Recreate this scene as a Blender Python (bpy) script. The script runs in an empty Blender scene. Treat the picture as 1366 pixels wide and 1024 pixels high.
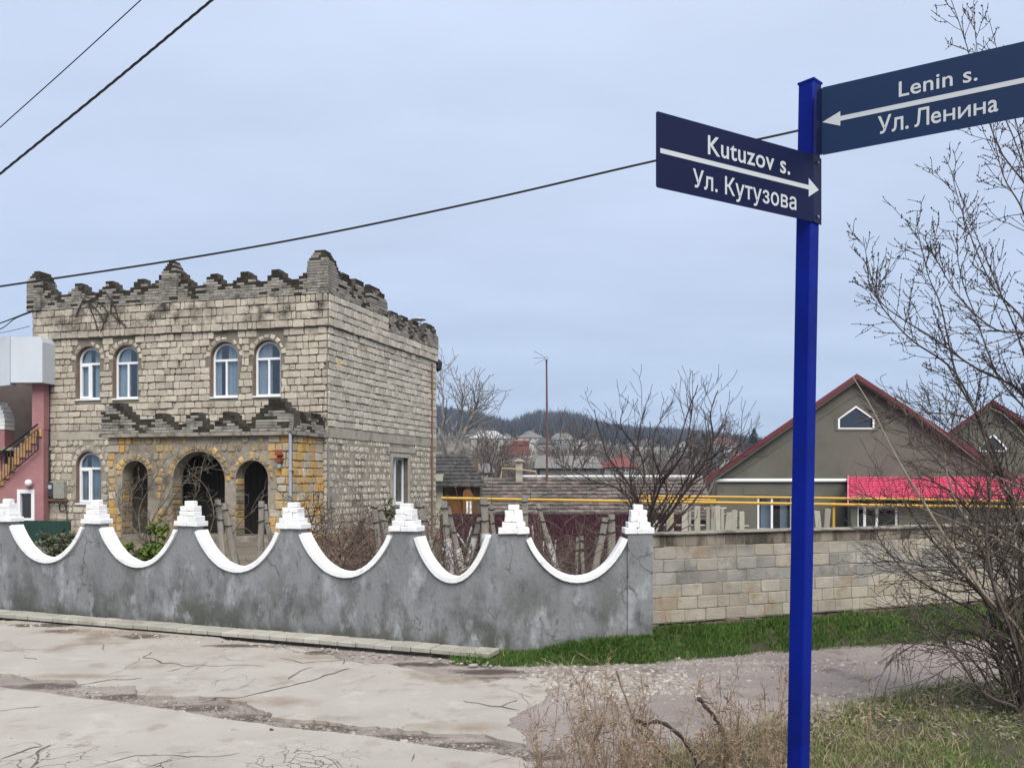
import bpy, bmesh, math, random
import numpy as np
from mathutils import Vector, Matrix, noise
from mathutils.geometry import tessellate_polygon

R = random.Random(7)
SC = bpy.context.scene
COL = SC.collection
HAZE = 0.00032
F = 1100.0            # focal length in photograph pixels
EYE = 1.65            # camera height in metres
CX, HY = 683.0, 640.0 # straight ahead / horizon in photograph pixels

# ------------------------------------------------------------------ camera
cam_d = bpy.data.cameras.new('camera')
cam = bpy.data.objects.new('camera', cam_d); COL.objects.link(cam)
cam.location = (0, 0, EYE); cam.rotation_euler = (math.pi/2, 0, 0)
cam_d.sensor_fit = 'HORIZONTAL'; cam_d.sensor_width = 36
cam_d.lens = F/1366*36; cam_d.shift_y = 128/1366
cam_d.clip_start = 0.05; cam_d.clip_end = 6000
SC.camera = cam

# ------------------------------------------------------------------ sky, sun, exposure
SUN_EL, SUN_AZ = math.radians(50), math.radians(165)     # azimuth clockwise from +Y: behind the camera, to the right
W = bpy.data.worlds.new('World'); SC.world = W; W.use_nodes = True
nt = W.node_tree; nt.nodes.clear()
def wn(t, **k):
    n = nt.nodes.new(t)
    for a, b in k.items(): setattr(n, a, b)
    return n
wo = wn('ShaderNodeOutputWorld'); bg = wn('ShaderNodeBackground')
sky = wn('ShaderNodeTexSky', sky_type='NISHITA', sun_disc=False, sun_elevation=SUN_EL, sun_rotation=SUN_AZ)
tc = wn('ShaderNodeTexCoord'); sep = wn('ShaderNodeSeparateXYZ')
nt.links.new(tc.outputs['Generated'], sep.inputs[0])
mx = wn('ShaderNodeMath', operation='MAXIMUM'); mx.inputs[1].default_value = 0
nt.links.new(sep.outputs['Z'], mx.inputs[0])
ramp = wn('ShaderNodeValToRGB')
e_ = ramp.color_ramp.elements.new(.5); e_.color = (3.95, 4.5, 5.7, 1)
ramp.color_ramp.elements[0].color = (2.95, 3.58, 4.75, 1); ramp.color_ramp.elements[0].position = 0
ramp.color_ramp.elements[2].color = (6.8, 7.2, 8.2, 1); ramp.color_ramp.elements[2].position = 1
nt.links.new(mx.outputs[0], ramp.inputs[0])
# long soft layers of stratus, wider towards the horizon as a flat cloud base is
ad = wn('ShaderNodeMath', operation='ADD'); ad.inputs[1].default_value = 0.12
nt.links.new(mx.outputs[0], ad.inputs[0])
dv = wn('ShaderNodeVectorMath', operation='DIVIDE'); cmb = wn('ShaderNodeCombineXYZ')
for i in range(3): nt.links.new(ad.outputs[0], cmb.inputs[i])
nt.links.new(tc.outputs['Generated'], dv.inputs[0]); nt.links.new(cmb.outputs[0], dv.inputs[1])
sc_ = wn('ShaderNodeVectorMath', operation='MULTIPLY'); sc_.inputs[1].default_value = (0.55, 1.0, 0.0)
nt.links.new(dv.outputs[0], sc_.inputs[0])
no = wn('ShaderNodeTexNoise'); no.inputs['Scale'].default_value = 1.3; no.inputs['Detail'].default_value = 5; no.inputs['Roughness'].default_value = .55
nt.links.new(sc_.outputs[0], no.inputs['Vector'])
mr = wn('ShaderNodeMapRange'); mr.inputs[1].default_value = .3; mr.inputs[2].default_value = .7
mr.inputs[3].default_value = .90; mr.inputs[4].default_value = 1.07
nt.links.new(no.outputs[0], mr.inputs[0])
mul = wn('ShaderNodeVectorMath', operation='SCALE')
nt.links.new(ramp.outputs[0], mul.inputs[0]); nt.links.new(mr.outputs[0], mul.inputs['Scale'])
mixc = wn('ShaderNodeMix', data_type='RGBA'); mixc.inputs[0].default_value = .95
nt.links.new(sky.outputs[0], mixc.inputs[6]); nt.links.new(mul.outputs[0], mixc.inputs[7])
nt.links.new(mixc.outputs[2], bg.inputs[0]); bg.inputs[1].default_value = 0.05
nt.links.new(bg.outputs[0], wo.inputs[0])

sl = bpy.data.lights.new('sun', 'SUN'); sun = bpy.data.objects.new('sun', sl); COL.objects.link(sun)
sl.energy = 1.5; sl.angle = math.radians(45); sl.color = (1, .95, .875)
sd = Vector((math.sin(SUN_AZ)*math.cos(SUN_EL), math.cos(SUN_AZ)*math.cos(SUN_EL), math.sin(SUN_EL)))
sun.rotation_euler = sd.to_track_quat('Z', 'Y').to_euler()
vs = SC.view_settings
vs.view_transform = 'Standard'; vs.look = 'None'; vs.gamma = 1; vs.exposure = 1.8; vs.use_curve_mapping = False

# ------------------------------------------------------------------ helpers: pixels of the photograph to places
def gp(px, y, z=0.0):
    Y = (EYE-z)*F/(y-HY)
    return Vector(((px-CX)/F*Y, Y, z))
def pp(px, y, Y):
    return Vector(((px-CX)/F*Y, Y, EYE-(y-HY)/F*Y))

class Fr:
    """a vertical plane: origin, direction along it, outward normal towards the camera"""
    def __init__(s, O, d, flip=False, sh=0.0):
        s.sh = sh
        s.O = Vector(O); s.d = Vector((d[0], d[1], 0)).normalized()
        n = Vector((s.d.y, -s.d.x, 0))
        if n.dot(Vector((0, 0, 0))-Vector((s.O.x, s.O.y, 0))) < 0: n = -n
        s.n = -n if flip else n
    def P(s, a, b, z):
        a -= s.sh*b
        return (s.O.x+a*s.d.x+b*s.n.x, s.O.y+a*s.d.y+b*s.n.y, s.O.z+z)
    def a(s, px, b=0.0):
        k = (px-CX)/F
        ox, oy = s.O.x+b*s.n.x, s.O.y+b*s.n.y
        return (k*oy-ox)/(s.d.x-k*s.d.y)
    def at(s, px, y, b=0.0):
        a = s.a(px, b); Y = s.O.y+a*s.d.y+b*s.n.y
        return a, EYE-(y-HY)/F*Y-s.O.z

# ------------------------------------------------------------------ helpers: meshes and objects
WL = {}
class MB:
    def __init__(s): s.v = []; s.f = []; s.r = []
    def add(s, verts, faces, r=None):
        n = len(s.v); s.v.extend(verts)
        if r is None: r = R.random()
        for f in faces: s.f.append([i+n for i in f]); s.r.append(r)
    def build(s, name, mat, parent=None, origin=None, smooth=False, link=True):
        if origin is None: origin = WL.get(parent.name, Vector((0, 0, 0))) if parent else Vector((0, 0, 0))
        origin = Vector(origin)
        v = np.array(s.v, dtype=np.float32).reshape(-1, 3) - np.array(origin, dtype=np.float32)
        return mesh_obj(name, v, s.f, s.r, mat, parent, origin, smooth)

def mesh_obj(name, v, faces, rnd, mat, parent=None, origin=(0, 0, 0), smooth=False):
    me = bpy.data.meshes.new(name)
    me.vertices.add(len(v)); me.vertices.foreach_set('co', np.ascontiguousarray(v, dtype=np.float32).ravel())
    if isinstance(faces, np.ndarray):
        nl = faces.size; k = faces.shape[1]; nf = faces.shape[0]
        li = faces.ravel().astype(np.int32); st = np.arange(nf, dtype=np.int32)*k
    else:
        nf = len(faces); ln = np.fromiter((len(f) for f in faces), dtype=np.int32, count=nf)
        li = np.fromiter((i for f in faces for i in f), dtype=np.int32); nl = len(li)
        st = np.zeros(nf, dtype=np.int32); st[1:] = np.cumsum(ln)[:-1]
    me.loops.add(nl); me.loops.foreach_set('vertex_index', li)
    me.polygons.add(nf); me.polygons.foreach_set('loop_start', st)
    me.polygons.foreach_set('use_smooth', np.full(nf, bool(smooth)))
    me.update(calc_edges=True); me.validate()
    if rnd is not None and len(me.polygons) == nf:
        at = me.attributes.new('rnd', 'FLOAT', 'FACE')
        at.data.foreach_set('value', np.asarray(rnd, dtype=np.float32))
    if mat: me.materials.append(mat)
    o = bpy.data.objects.new(name, me); COL.objects.link(o)
    if parent:
        o.parent = parent; WL[o.name] = WL.get(parent.name, Vector((0, 0, 0)))
        o.location = Vector(origin)-WL[parent.name]
        if o.location.length > 1e-6: WL[o.name] = Vector(origin)
    else:
        o.location = origin; WL[o.name] = Vector(origin)
    return o

def tag(o, label=None, cat=None, group=None, kind=None):
    if label: o['label'] = label
    if cat: o['category'] = cat
    if group: o['group'] = group
    if kind: o['kind'] = kind
    return o
def thing(name, loc, label, cat, group=None):
    o = bpy.data.objects.new(name, None); COL.objects.link(o)
    o.empty_display_size = .2; o.location = loc; WL[o.name] = Vector(loc)
    return tag(o, label, cat, group)

ID = lambda x, y, z: (x, y, z)
def box(mb, fr, a0, a1, b0, b1, z0, z1, r=None):
    P = fr.P if isinstance(fr, Fr) else fr
    v = [P(a, b, z) for z in (z0, z1) for b in (b0, b1) for a in (a0, a1)]
    mb.add(v, [(0, 1, 3, 2), (4, 6, 7, 5), (0, 4, 5, 1), (2, 3, 7, 6), (0, 2, 6, 4), (1, 5, 7, 3)], r)
def wbox(mb, c, s, rz=0.0, r=None, tilt=0.0):
    ca, sa = math.cos(rz), math.sin(rz)
    def P(a, b, z):
        a2 = a + z*tilt
        return (c[0]+a2*ca-b*sa, c[1]+a2*sa+b*ca, c[2]+z)
    box(mb, P, -s[0]/2, s[0]/2, -s[1]/2, s[1]/2, 0, s[2], r)
def stone(mb, fr, a0, a1, z0, z1, b0, b1, cut=.03, ch=.015, jit=.012, r=None):
    """a roughly squared block: corners knocked off, face edges worn round"""
    P = fr.P if isinstance(fr, Fr) else fr
    w, h = a1-a0, z1-z0
    c = min(cut, w*.32, h*.32)
    j = lambda: R.uniform(-jit, jit)
    base = [(a0+c, z0), (a1-c, z0), (a1, z0+c), (a1, z1-c), (a1-c, z1), (a0+c, z1), (a0, z1-c), (a0, z0+c)]
    base = [(x+j(), y+j()) for x, y in base]
    ca, cz = (a0+a1)/2, (z0+z1)/2
    fx, fz = max(.3, 1-2*ch/w), max(.3, 1-2*ch/h)
    ins = [(ca+(x-ca)*fx, cz+(y-cz)*fz) for x, y in base]
    v = [P(x, b0, y) for x, y in base]+[P(x, b1-ch*.8+j()*.2, y) for x, y in base]+[P(x, b1+j()*.4, y) for x, y in ins]
    f = []
    for k in range(8):
        l = (k+1) % 8
        f += [(k, l, 8+l, 8+k), (8+k, 8+l, 16+l, 16+k)]
    f.append(tuple(range(16, 24)))
    mb.add(v, f, r)
def prism(mb, fr, loops, b0, b1, r=None, back=True):
    """outline plus holes in (a,z), from depth b0 to b1"""
    P = fr.P if isinstance(fr, Fr) else fr
    pts = [p for l in loops for p in l]; n = len(pts)
    tris = tessellate_polygon([[Vector((p[0], p[1], 0)) for p in l] for l in loops])
    v = [P(p[0], b1, p[1]) for p in pts]+[P(p[0], b0, p[1]) for p in pts]
    f = [tuple(t) for t in tris]
    if back: f += [(t[2]+n, t[1]+n, t[0]+n) for t in tris]
    o = 0
    for l in loops:
        m = len(l)
        for k in range(m):
            a, b = o+k, o+(k+1) % m
            f.append((a, b, b+n, a+n))
        o += m
    mb.add(v, f, r)
def rect(a0, a1, z0, z1): return [(a0, z0), (a1, z0), (a1, z1), (a0, z1)]
def arch(a0, a1, z0, z1, n=14, rise=None):
    """an opening with a round head"""
    a0, a1 = min(a0, a1), max(a0, a1)
    w = (a1-a0)/2; c = (a0+a1)/2; h = rise or w; zs = z1-h
    return [(a0, z0), (a1, z0)]+[(c+w*math.cos(math.pi*k/n), zs+h*math.sin(math.pi*k/n)) for k in range(n+1)]
def tube(mb, pts, rad, k=5, r=None, caps=True):
    pts = [Vector(p) for p in pts]; n = len(pts)
    if not hasattr(rad, '__len__'): rad = [rad]*n
    v = []; up = Vector((0.13, 0.21, 1)).normalized()
    for i, p in enumerate(pts):
        t = (pts[min(i+1, n-1)]-pts[max(i-1, 0)])
        if t.length < 1e-9: t = Vector((0, 0, 1))
        t.normalize()
        x = t.cross(up)
        if x.length < .15: x = t.cross(Vector((1, .3, 0)))
        x.normalize(); y = t.cross(x)
        for q in range(k):
            an = 2*math.pi*q/k
            w = p+(x*math.cos(an)+y*math.sin(an))*rad[i]
            v.append((w.x, w.y, w.z))
    f = []
    for i in range(n-1):
        for q in range(k):
            q2 = (q+1) % k
            f.append((i*k+q, i*k+q2, (i+1)*k+q2, (i+1)*k+q))
    if caps and k > 2:
        f.append(tuple(range(k-1, -1, -1))); f.append(tuple(range((n-1)*k, n*k)))
    mb.add(v, f, r)
def lathe(mb, c, prof, k=12, r=None):
    v = []; f = []
    for rad, z in prof:
        for q in range(k):
            an = 2*math.pi*q/k; v.append((c[0]+rad*math.cos(an), c[1]+rad*math.sin(an), c[2]+z))
    for i in range(len(prof)-1):
        for q in range(k):
            q2 = (q+1) % k; f.append((i*k+q, i*k+q2, (i+1)*k+q2, (i+1)*k+q))
    f.append(tuple(range(k-1, -1, -1))); f.append(tuple(range((len(prof)-1)*k, len(prof)*k)))
    mb.add(v, f, r)
def copy_tree(o, parent=None):
    c = o.copy(); COL.objects.link(c)
    if parent: c.parent = parent
    for ch in [x for x in bpy.data.objects if x.parent == o]: copy_tree(ch, c)
    return c

# ------------------------------------------------------------------ helpers: materials
def mat(name, c1, c2=None, scale=6.0, rough=.85, rnd=.0, bump=.0, bscale=40., stain=None, metal=0., spec=.3, detail=6, aniso=None, rnd2=None):
    """noise between two colours, a little tone per piece, optional stains [(colour, scale, low, high, z0, z1)], relief"""
    m = bpy.data.materials.new(name); m.use_nodes = True
    t = m.node_tree; N = t.nodes; L = t.links; N.clear()
    out = N.new('ShaderNodeOutputMaterial'); bs = N.new('ShaderNodeBsdfPrincipled')
    L.new(bs.outputs[0], out.inputs[0])
    bs.inputs['Roughness'].default_value = rough; bs.inputs['Metallic'].default_value = metal
    bs.inputs['Specular IOR Level'].default_value = spec
    ge = N.new('ShaderNodeNewGeometry'); vec = ge.outputs['Position']
    if aniso:
        mp = N.new('ShaderNodeMapping'); mp.inputs['Scale'].default_value = aniso
        L.new(vec, mp.inputs[0]); vec = mp.outputs[0]
    def noise_(s, d=detail, ro=.6, v=None):
        n = N.new('ShaderNodeTexNoise'); n.inputs['Scale'].default_value = s; n.inputs['Detail'].default_value = d
        n.inputs['Roughness'].default_value = ro; L.new(v or vec, n.inputs['Vector']); return n.outputs[0]
    def mrange(i, a, b, c=0., d=1.):
        n = N.new('ShaderNodeMapRange'); n.inputs[1].default_value = a; n.inputs[2].default_value = b
        n.inputs[3].default_value = c; n.inputs[4].default_value = d; L.new(i, n.inputs[0]); return n.outputs[0]
    def mix(f, a, b, mode='MIX'):
        n = N.new('ShaderNodeMix'); n.data_type = 'RGBA'; n.blend_type = mode
        for i, s in ((0, f), (6, a), (7, b)):
            if hasattr(s, 'is_linked'): L.new(s, n.inputs[i])
            else: n.inputs[i].default_value = s if i == 0 else (*s, 1)
        return n.outputs[2]
    def math_(op, a, b):
        n = N.new('ShaderNodeMath'); n.operation = op; n.use_clamp = False
        for i, s in ((0, a), (1, b)):
            if hasattr(s, 'is_linked'): L.new(s, n.inputs[i])
            else: n.inputs[i].default_value = s
        return n.outputs[0]
    col = mix(mrange(noise_(scale), .3, .7), c1, c2 or c1)
    at = None
    if rnd or rnd2:
        at = N.new('ShaderNodeAttribute'); at.attribute_name = 'rnd'; fac = at.outputs['Fac']
        if rnd2:
            w = N.new('ShaderNodeTexWhiteNoise'); w.noise_dimensions = '1D'; L.new(fac, w.inputs['W'])
            col = mix(mrange(w.outputs[0], rnd2[1], rnd2[2]), col, rnd2[0])
        if rnd:
            g = mrange(fac, 0, 1, 1-rnd, 1+rnd*.6)
            sm = N.new('ShaderNodeVectorMath'); sm.operation = 'SCALE'; L.new(col, sm.inputs[0]); L.new(g, sm.inputs['Scale']); col = sm.outputs[0]
    z = None
    for s in stain or []:
        sc, ss, lo, hi = s[:4]
        k = mrange(noise_(ss, 7, .65, ge.outputs['Position'] if len(s) > 6 else None), lo, hi)
        if len(s) > 4 and s[4] is not None:
            if z is None:
                sx = N.new('ShaderNodeSeparateXYZ'); L.new(ge.outputs['Position'], sx.inputs[0]); z = sx.outputs['Z']
            k = math_('MULTIPLY', k, mrange(z, s[4], s[5]))
        col = mix(k, col, sc)
    L.new(col, bs.inputs['Base Color'])
    if bump:
        b = N.new('ShaderNodeBump'); b.inputs['Strength'].default_value = bump; b.inputs['Distance'].default_value = .02
        L.new(noise_(bscale, 8, .65), b.inputs['Height']); L.new(b.outputs[0], bs.inputs['Normal'])
    m['h'] = 0
    return m
MORT = mat('mortar', (.20, .17, .13), (.31, .28, .23), 9, .95, bump=.6, bscale=50, stain=[((.10, .085, .065), 1.5, .5, .7), ((.165, .145, .113), 3, -1, -.5, 3.1, 3.2), ((.085, .07, .054), 2.2, .52, .66, 3.1, 3.2)])
STONE = mat('limestone', (0.3478, 0.3034, 0.2394), (0.4584, 0.4176, 0.3471), 14, .92, rnd=.24, bump=.5, bscale=60, spec=.15,
            stain=[((.17, .14, .11), 2.3, .56, .75), ((.06, .055, .048), 1.6, .46, .66, 5.85, 6.4)])
STONE_R = mat('weathered_limestone', (0.3639, 0.3287, 0.2744), (0.4746, 0.4435, 0.3833), 14, .92, rnd=.22, bump=.5, bscale=60, spec=.15, stain=[((.2, .17, .14), 2.3, .56, .75)])
STONE_Y = mat('yellow_limestone', (0.425, 0.2451, 0.07038), (0.493, 0.3241, 0.1224), 11, .92, rnd=.22, bump=.5, bscale=60, spec=.15,
              stain=[((.32, .28, .21), 2.0, .48, .6)], rnd2=((.44, .38, .30), .62, .8))
STONE_M = mat('mossy_limestone', (0.2673, 0.2095, 0.13), (0.3034, 0.2601, 0.1951), 5, .95, rnd=.28, bump=.6, bscale=60, spec=.15,
              stain=[((.13, .11, .085), 2.2, .5, .68)], rnd2=((.47, .31, .12), .45, .75))
BRICK = mat('grey_brick', (0.2009, 0.1841, 0.1607), (0.2812, 0.2645, 0.2344), 10, .95, rnd=.3, bump=.5, bscale=70, spec=.1,
            stain=[((.05, .043, .035), 2.6, .50, .70), ((.13, .10, .06), 3.6, .60, .75)])
MOSSB = mat('mossy_brick', (0.03348, 0.02946, 0.02333), (0.05803, 0.0499, 0.03629), 6, .95, rnd=.35, bump=.7, bscale=50, spec=.1,
            stain=[((.024, .021, .017), 3, .44, .60), ((.12, .08, .03), 2.2, .60, .72)])
BRICKM = mat('dark_mortar', (.045, .04, .033), (.09, .08, .068), 8, .95)
CONC = mat('raw_concrete', (0.255, 0.2338, 0.1913), (0.34, 0.3145, 0.2635), 5, .9, rnd=.1, bump=.4, bscale=60, stain=[((.15, .13, .10), 2, .52, .7)])
PVC = mat('white_frame', (0.64, 0.648, 0.656), (0.672, 0.68, 0.688), 3, .35, spec=.5)
WHITE = mat('whitewash', (0.64, 0.644, 0.64), (0.696, 0.7, 0.696), 7, .75, rnd=.05, bump=.35, bscale=45, stain=[((.46, .46, .43), 9, .58, .74), ((.36, .36, .33), 26, .64, .74)])
PLAST = None
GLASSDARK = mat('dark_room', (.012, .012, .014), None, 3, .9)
LACE = mat('lace_curtain', (0.31, 0.33, 0.348), (0.4092, 0.42, 0.4292), 18, .9)
def glass():
    m = bpy.data.materials.new('window_glass'); m.use_nodes = True
    t = m.node_tree; N = t.nodes; L = t.links; N.clear()
    out = N.new('ShaderNodeOutputMaterial'); tr = N.new('ShaderNodeBsdfTransparent'); gl = N.new('ShaderNodeBsdfGlossy')
    tr.inputs[0].default_value = (.80, .86, .90, 1); gl.inputs['Roughness'].default_value = .02; gl.inputs[0].default_value = (.9, .95, 1, 1)
    fr = N.new('ShaderNodeLayerWeight'); fr.inputs['Blend'].default_value = .5
    pw = N.new('ShaderNodeMath'); pw.operation = 'POWER'; pw.inputs[1].default_value = 4; L.new(fr.outputs['Facing'], pw.inputs[0])
    ma = N.new('ShaderNodeMath'); ma.operation = 'ADD'; ma.inputs[1].default_value = .07; L.new(pw.outputs[0], ma.inputs[0])
    mi = N.new('ShaderNodeMixShader'); L.new(ma.outputs[0], mi.inputs[0]); L.new(tr.outputs[0], mi.inputs[1]); L.new(gl.outputs[0], mi.inputs[2])
    L.new(mi.outputs[0], out.inputs[0]); return m
GLASS = glass()

# ================================================================== GROUND
R.seed(11)
def smooth(a, b, x):
    t = min(1, max(0, (x-a)/(b-a))); return t*t*(3-2*t)
def interp(x, tab):
    if x <= tab[0][0]: return tab[0][1]
    for (x0, y0), (x1, y1) in zip(tab, tab[1:]):
        if x <= x1: return y0+(y1-y0)*(x-x0)/(x1-x0)
    return tab[-1][1]
CREST = [(-600, 80), (300, 95), (560, 92), (590, 90), (640, 82), (680, 70), (715, 81), (760, 80), (800, 69), (900, 60), (960, 52), (1010, 45), (1100, 40), (1366, 36), (2200, 30)]
RISE = [(52, 0), (100, .04), (150, .09), (200, .155), (280, .265), (350, .37), (450, .55), (550, .8), (650, 1), (800, 1.05), (1600, .9)]
def hz(x, y):
    if y < 9: return -.02
    z = -1.9*max(smooth(11, 30, y)*smooth(-5.5, 3, x), smooth(34, 46, y))
    if y > 52:
        c = EYE+interp(x/y*F+CX, CREST)*650/F
        z = -1.9+(c+1.9)*interp(y, RISE)+1.6*noise.noise(Vector((x*.012, y*.012, 0)))*smooth(60, 150, y)
    return z-.02
def spaced(lo, hi, d0, g):
    a = [0.]; d = d0
    while a[-1] < hi: a.append(a[-1]+d); d *= g
    b = [0.]; d = d0
    while b[-1] > lo: b.append(b[-1]-d); d *= g
    return sorted(set(b+a))
xs = spaced(-1150, 1150, 1.2, 1.06); ys = spaced(-60, 1250, 1.2, 1.035)
v = [(x, y, hz(x, y)) for y in ys for x in xs]
nx = len(xs)
f = [(j*nx+i, j*nx+i+1, (j+1)*nx+i+1, (j+1)*nx+i) for j in range(len(ys)-1) for i in range(nx-1)]
SOIL = mat('winter_soil', (.085, .068, .052), (.15, .125, .095), .7, .97, bump=.8, bscale=9, stain=[((.075, .085, .035), .25, .48, .6), ((.17, .14, .10), .05, .5, .62)])
tag(mesh_obj('ground', np.array(v), f, None, SOIL, smooth=True), kind='structure')

# fence lines on the ground
FA, FB = gp(0, 814.6, .06), gp(661, 867, .06)
FA.z = FB.z = 0
W1 = Fr(FB, FA-FB)                       # plastered fence, a runs left from the corner
E2 = pp(868, 640, 7.74); E2.z = 0
W2 = Fr(FB, E2-FB); W2L = (E2-FB).length
BS = pp(862, 640, 8.02); BS.z = 0
BW = Fr(BS, (1, .385, 0))                # block wall, a runs right
FAR = W1.P(14, 0, 0)

def adv(m, crack=None, blots=None):
    """adds cracks to a material made by mat()"""
    t = m.node_tree; N = t.nodes; L = t.links
    bs = next(n for n in N if n.type == 'BSDF_PRINCIPLED')
    src = bs.inputs['Base Color'].links[0].from_socket
    ge = next(n for n in N if n.type == 'NEW_GEOMETRY')
    nz = N.new('ShaderNodeTexNoise'); nz.inputs['Scale'].default_value = 5; nz.inputs['Detail'].default_value = 4
    L.new(ge.outputs['Position'], nz.inputs['Vector'])
    sc = N.new('ShaderNodeVectorMath'); sc.operation = 'SCALE'; sc.inputs['Scale'].default_value = .22; L.new(nz.outputs['Color'], sc.inputs[0])
    ad = N.new('ShaderNodeVectorMath'); L.new(ge.outputs['Position'], ad.inputs[0]); L.new(sc.outputs[0], ad.inputs[1])
    for (scale, width, colr, spots, lo, hi, msc) in crack:
        vo = N.new('ShaderNodeTexVoronoi'); vo.feature = 'DISTANCE_TO_EDGE'; vo.inputs['Scale'].default_value = scale
        L.new(ad.outputs[0], vo.inputs['Vector'])
        mr = N.new('ShaderNodeMapRange'); mr.inputs[1].default_value = width*.4; mr.inputs[2].default_value = width; mr.inputs[3].default_value = 1; mr.inputs[4].default_value = 0
        L.new(vo.outputs['Distance'], mr.inputs[0])
        k = mr.outputs[0]
        mk = None
        for c, r0, r1 in spots:
            d = N.new('ShaderNodeVectorMath'); d.operation = 'DISTANCE'; d.inputs[1].default_value = c; L.new(ge.outputs['Position'], d.inputs[0])
            q = N.new('ShaderNodeMapRange'); q.inputs[1].default_value = r0; q.inputs[2].default_value = r1; q.inputs[3].default_value = 1; q.inputs[4].default_value = 0
            L.new(d.outputs['Value'], q.inputs[0])
            if mk is None: mk = q.outputs[0]
            else:
                x = N.new('ShaderNodeMath'); x.operation = 'MAXIMUM'; L.new(mk, x.inputs[0]); L.new(q.outputs[0], x.inputs[1]); mk = x.outputs[0]
        n2 = N.new('ShaderNodeTexNoise'); n2.inputs['Scale'].default_value = msc; n2.inputs['Detail'].default_value = 3; L.new(ge.outputs['Position'], n2.inputs['Vector'])
        q = N.new('ShaderNodeMapRange'); q.inputs[1].default_value = lo; q.inputs[2].default_value = hi; L.new(n2.outputs[0], q.inputs[0])
        x = N.new('ShaderNodeMath'); x.operation = 'MULTIPLY'; L.new(k, x.inputs[0]); L.new(q.outputs[0], x.inputs[1]); k = x.outputs[0]
        if mk is not None:
            x = N.new('ShaderNodeMath'); x.operation = 'MULTIPLY'; L.new(k, x.inputs[0]); L.new(mk, x.inputs[1]); k = x.outputs[0]
        mi = N.new('ShaderNodeMix'); mi.data_type = 'RGBA'; L.new(k, mi.inputs[0]); L.new(src, mi.inputs[6]); mi.inputs[7].default_value = (*colr, 1); src = mi.outputs[2]
    for (colr, spots, ns, lo, hi) in blots or []:      # dried mud washed against the kerb
        mk = None
        for c, sx, r1 in spots:
            a_ = N.new('ShaderNodeVectorMath'); a_.operation = 'SUBTRACT'; a_.inputs[1].default_value = c; L.new(ge.outputs['Position'], a_.inputs[0])
            b_ = N.new('ShaderNodeMapping'); b_.inputs['Rotation'].default_value = (0, 0, math.radians(19)); b_.inputs['Scale'].default_value = (1/sx, 1/r1, 0); L.new(a_.outputs[0], b_.inputs[0])
            d = N.new('ShaderNodeVectorMath'); d.operation = 'LENGTH'; L.new(b_.outputs[0], d.inputs[0])
            q = N.new('ShaderNodeMapRange'); q.inputs[1].default_value = 0; q.inputs[2].default_value = 1; q.inputs[3].default_value = .42; q.inputs[4].default_value = -.25; q.clamp = True; L.new(d.outputs['Value'], q.inputs[0])
            if mk is None: mk = q.outputs[0]
            else:
                x = N.new('ShaderNodeMath'); x.operation = 'MAXIMUM'; L.new(mk, x.inputs[0]); L.new(q.outputs[0], x.inputs[1]); mk = x.outputs[0]
        n2 = N.new('ShaderNodeTexNoise'); n2.inputs['Scale'].default_value = ns; n2.inputs['Detail'].default_value = 8; n2.inputs['Roughness'].default_value = .68; L.new(ge.outputs['Position'], n2.inputs['Vector'])
        x = N.new('ShaderNodeMath'); x.operation = 'ADD'; L.new(mk, x.inputs[0]); L.new(n2.outputs[0], x.inputs[1])
        q = N.new('ShaderNodeMapRange'); q.inputs[1].default_value = lo; q.inputs[2].default_value = hi; L.new(x.outputs[0], q.inputs[0])
        mi = N.new('ShaderNodeMix'); mi.data_type = 'RGBA'; L.new(q.outputs[0], mi.inputs[0]); L.new(src, mi.inputs[6]); mi.inputs[7].default_value = (*colr, 1); src = mi.outputs[2]
    L.new(src, bs.inputs['Base Color'])
    return m

# dirt road: gravelly, from behind the camera up to the fence and the wall
DIRT = mat('gravel_dirt', (0.18, 0.1512, 0.1368), (0.288, 0.2477, 0.2275), 1.3, .97, bump=1.0, bscale=34,
           stain=[((.26, .23, .205), 55, .56, .66), ((.10, .085, .075), 2.0, .56, .7), ((.11, .095, .085), 38, .58, .66)])
DIRT = adv(DIRT, [], [((.070, .056, .047), [(tuple(gp(650, 896)), .75, .22), (tuple(gp(560, 886)), .6, .2)], 4, .55, .72), ((.085, .070, .060), [(tuple(gp(x, y)), .55, .17) for x, y in ((60, 915), (160, 930), (250, 945), (340, 958), (430, 972), (520, 985), (610, 995), (690, 1008))], 4, .46, .66), ((.30, .265, .235), [(tuple(gp(800, 908)), .9, .28), (tuple(gp(980, 884)), 1.2, .16)], 9, .62, .74)])
roadm = MB()
far_l, far_r = W1.P(60, -.1, 0), BW.P(60, -.1, 0)
poly = [(-70, -40), (70, -40), (far_r[0], far_r[1]), (BW.P(0, -.1, 0)[0], BW.P(0, -.1, 0)[1]), (E2.x, E2.y+.05), (FB.x, FB.y+.05), (far_l[0], far_l[1])]
tri = tessellate_polygon([[Vector((p[0], p[1], 0)) for p in poly]])
roadm.add([(p[0], p[1], 0.) for p in poly], tri)
road = tag(roadm.build('road', DIRT), kind='structure')

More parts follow.
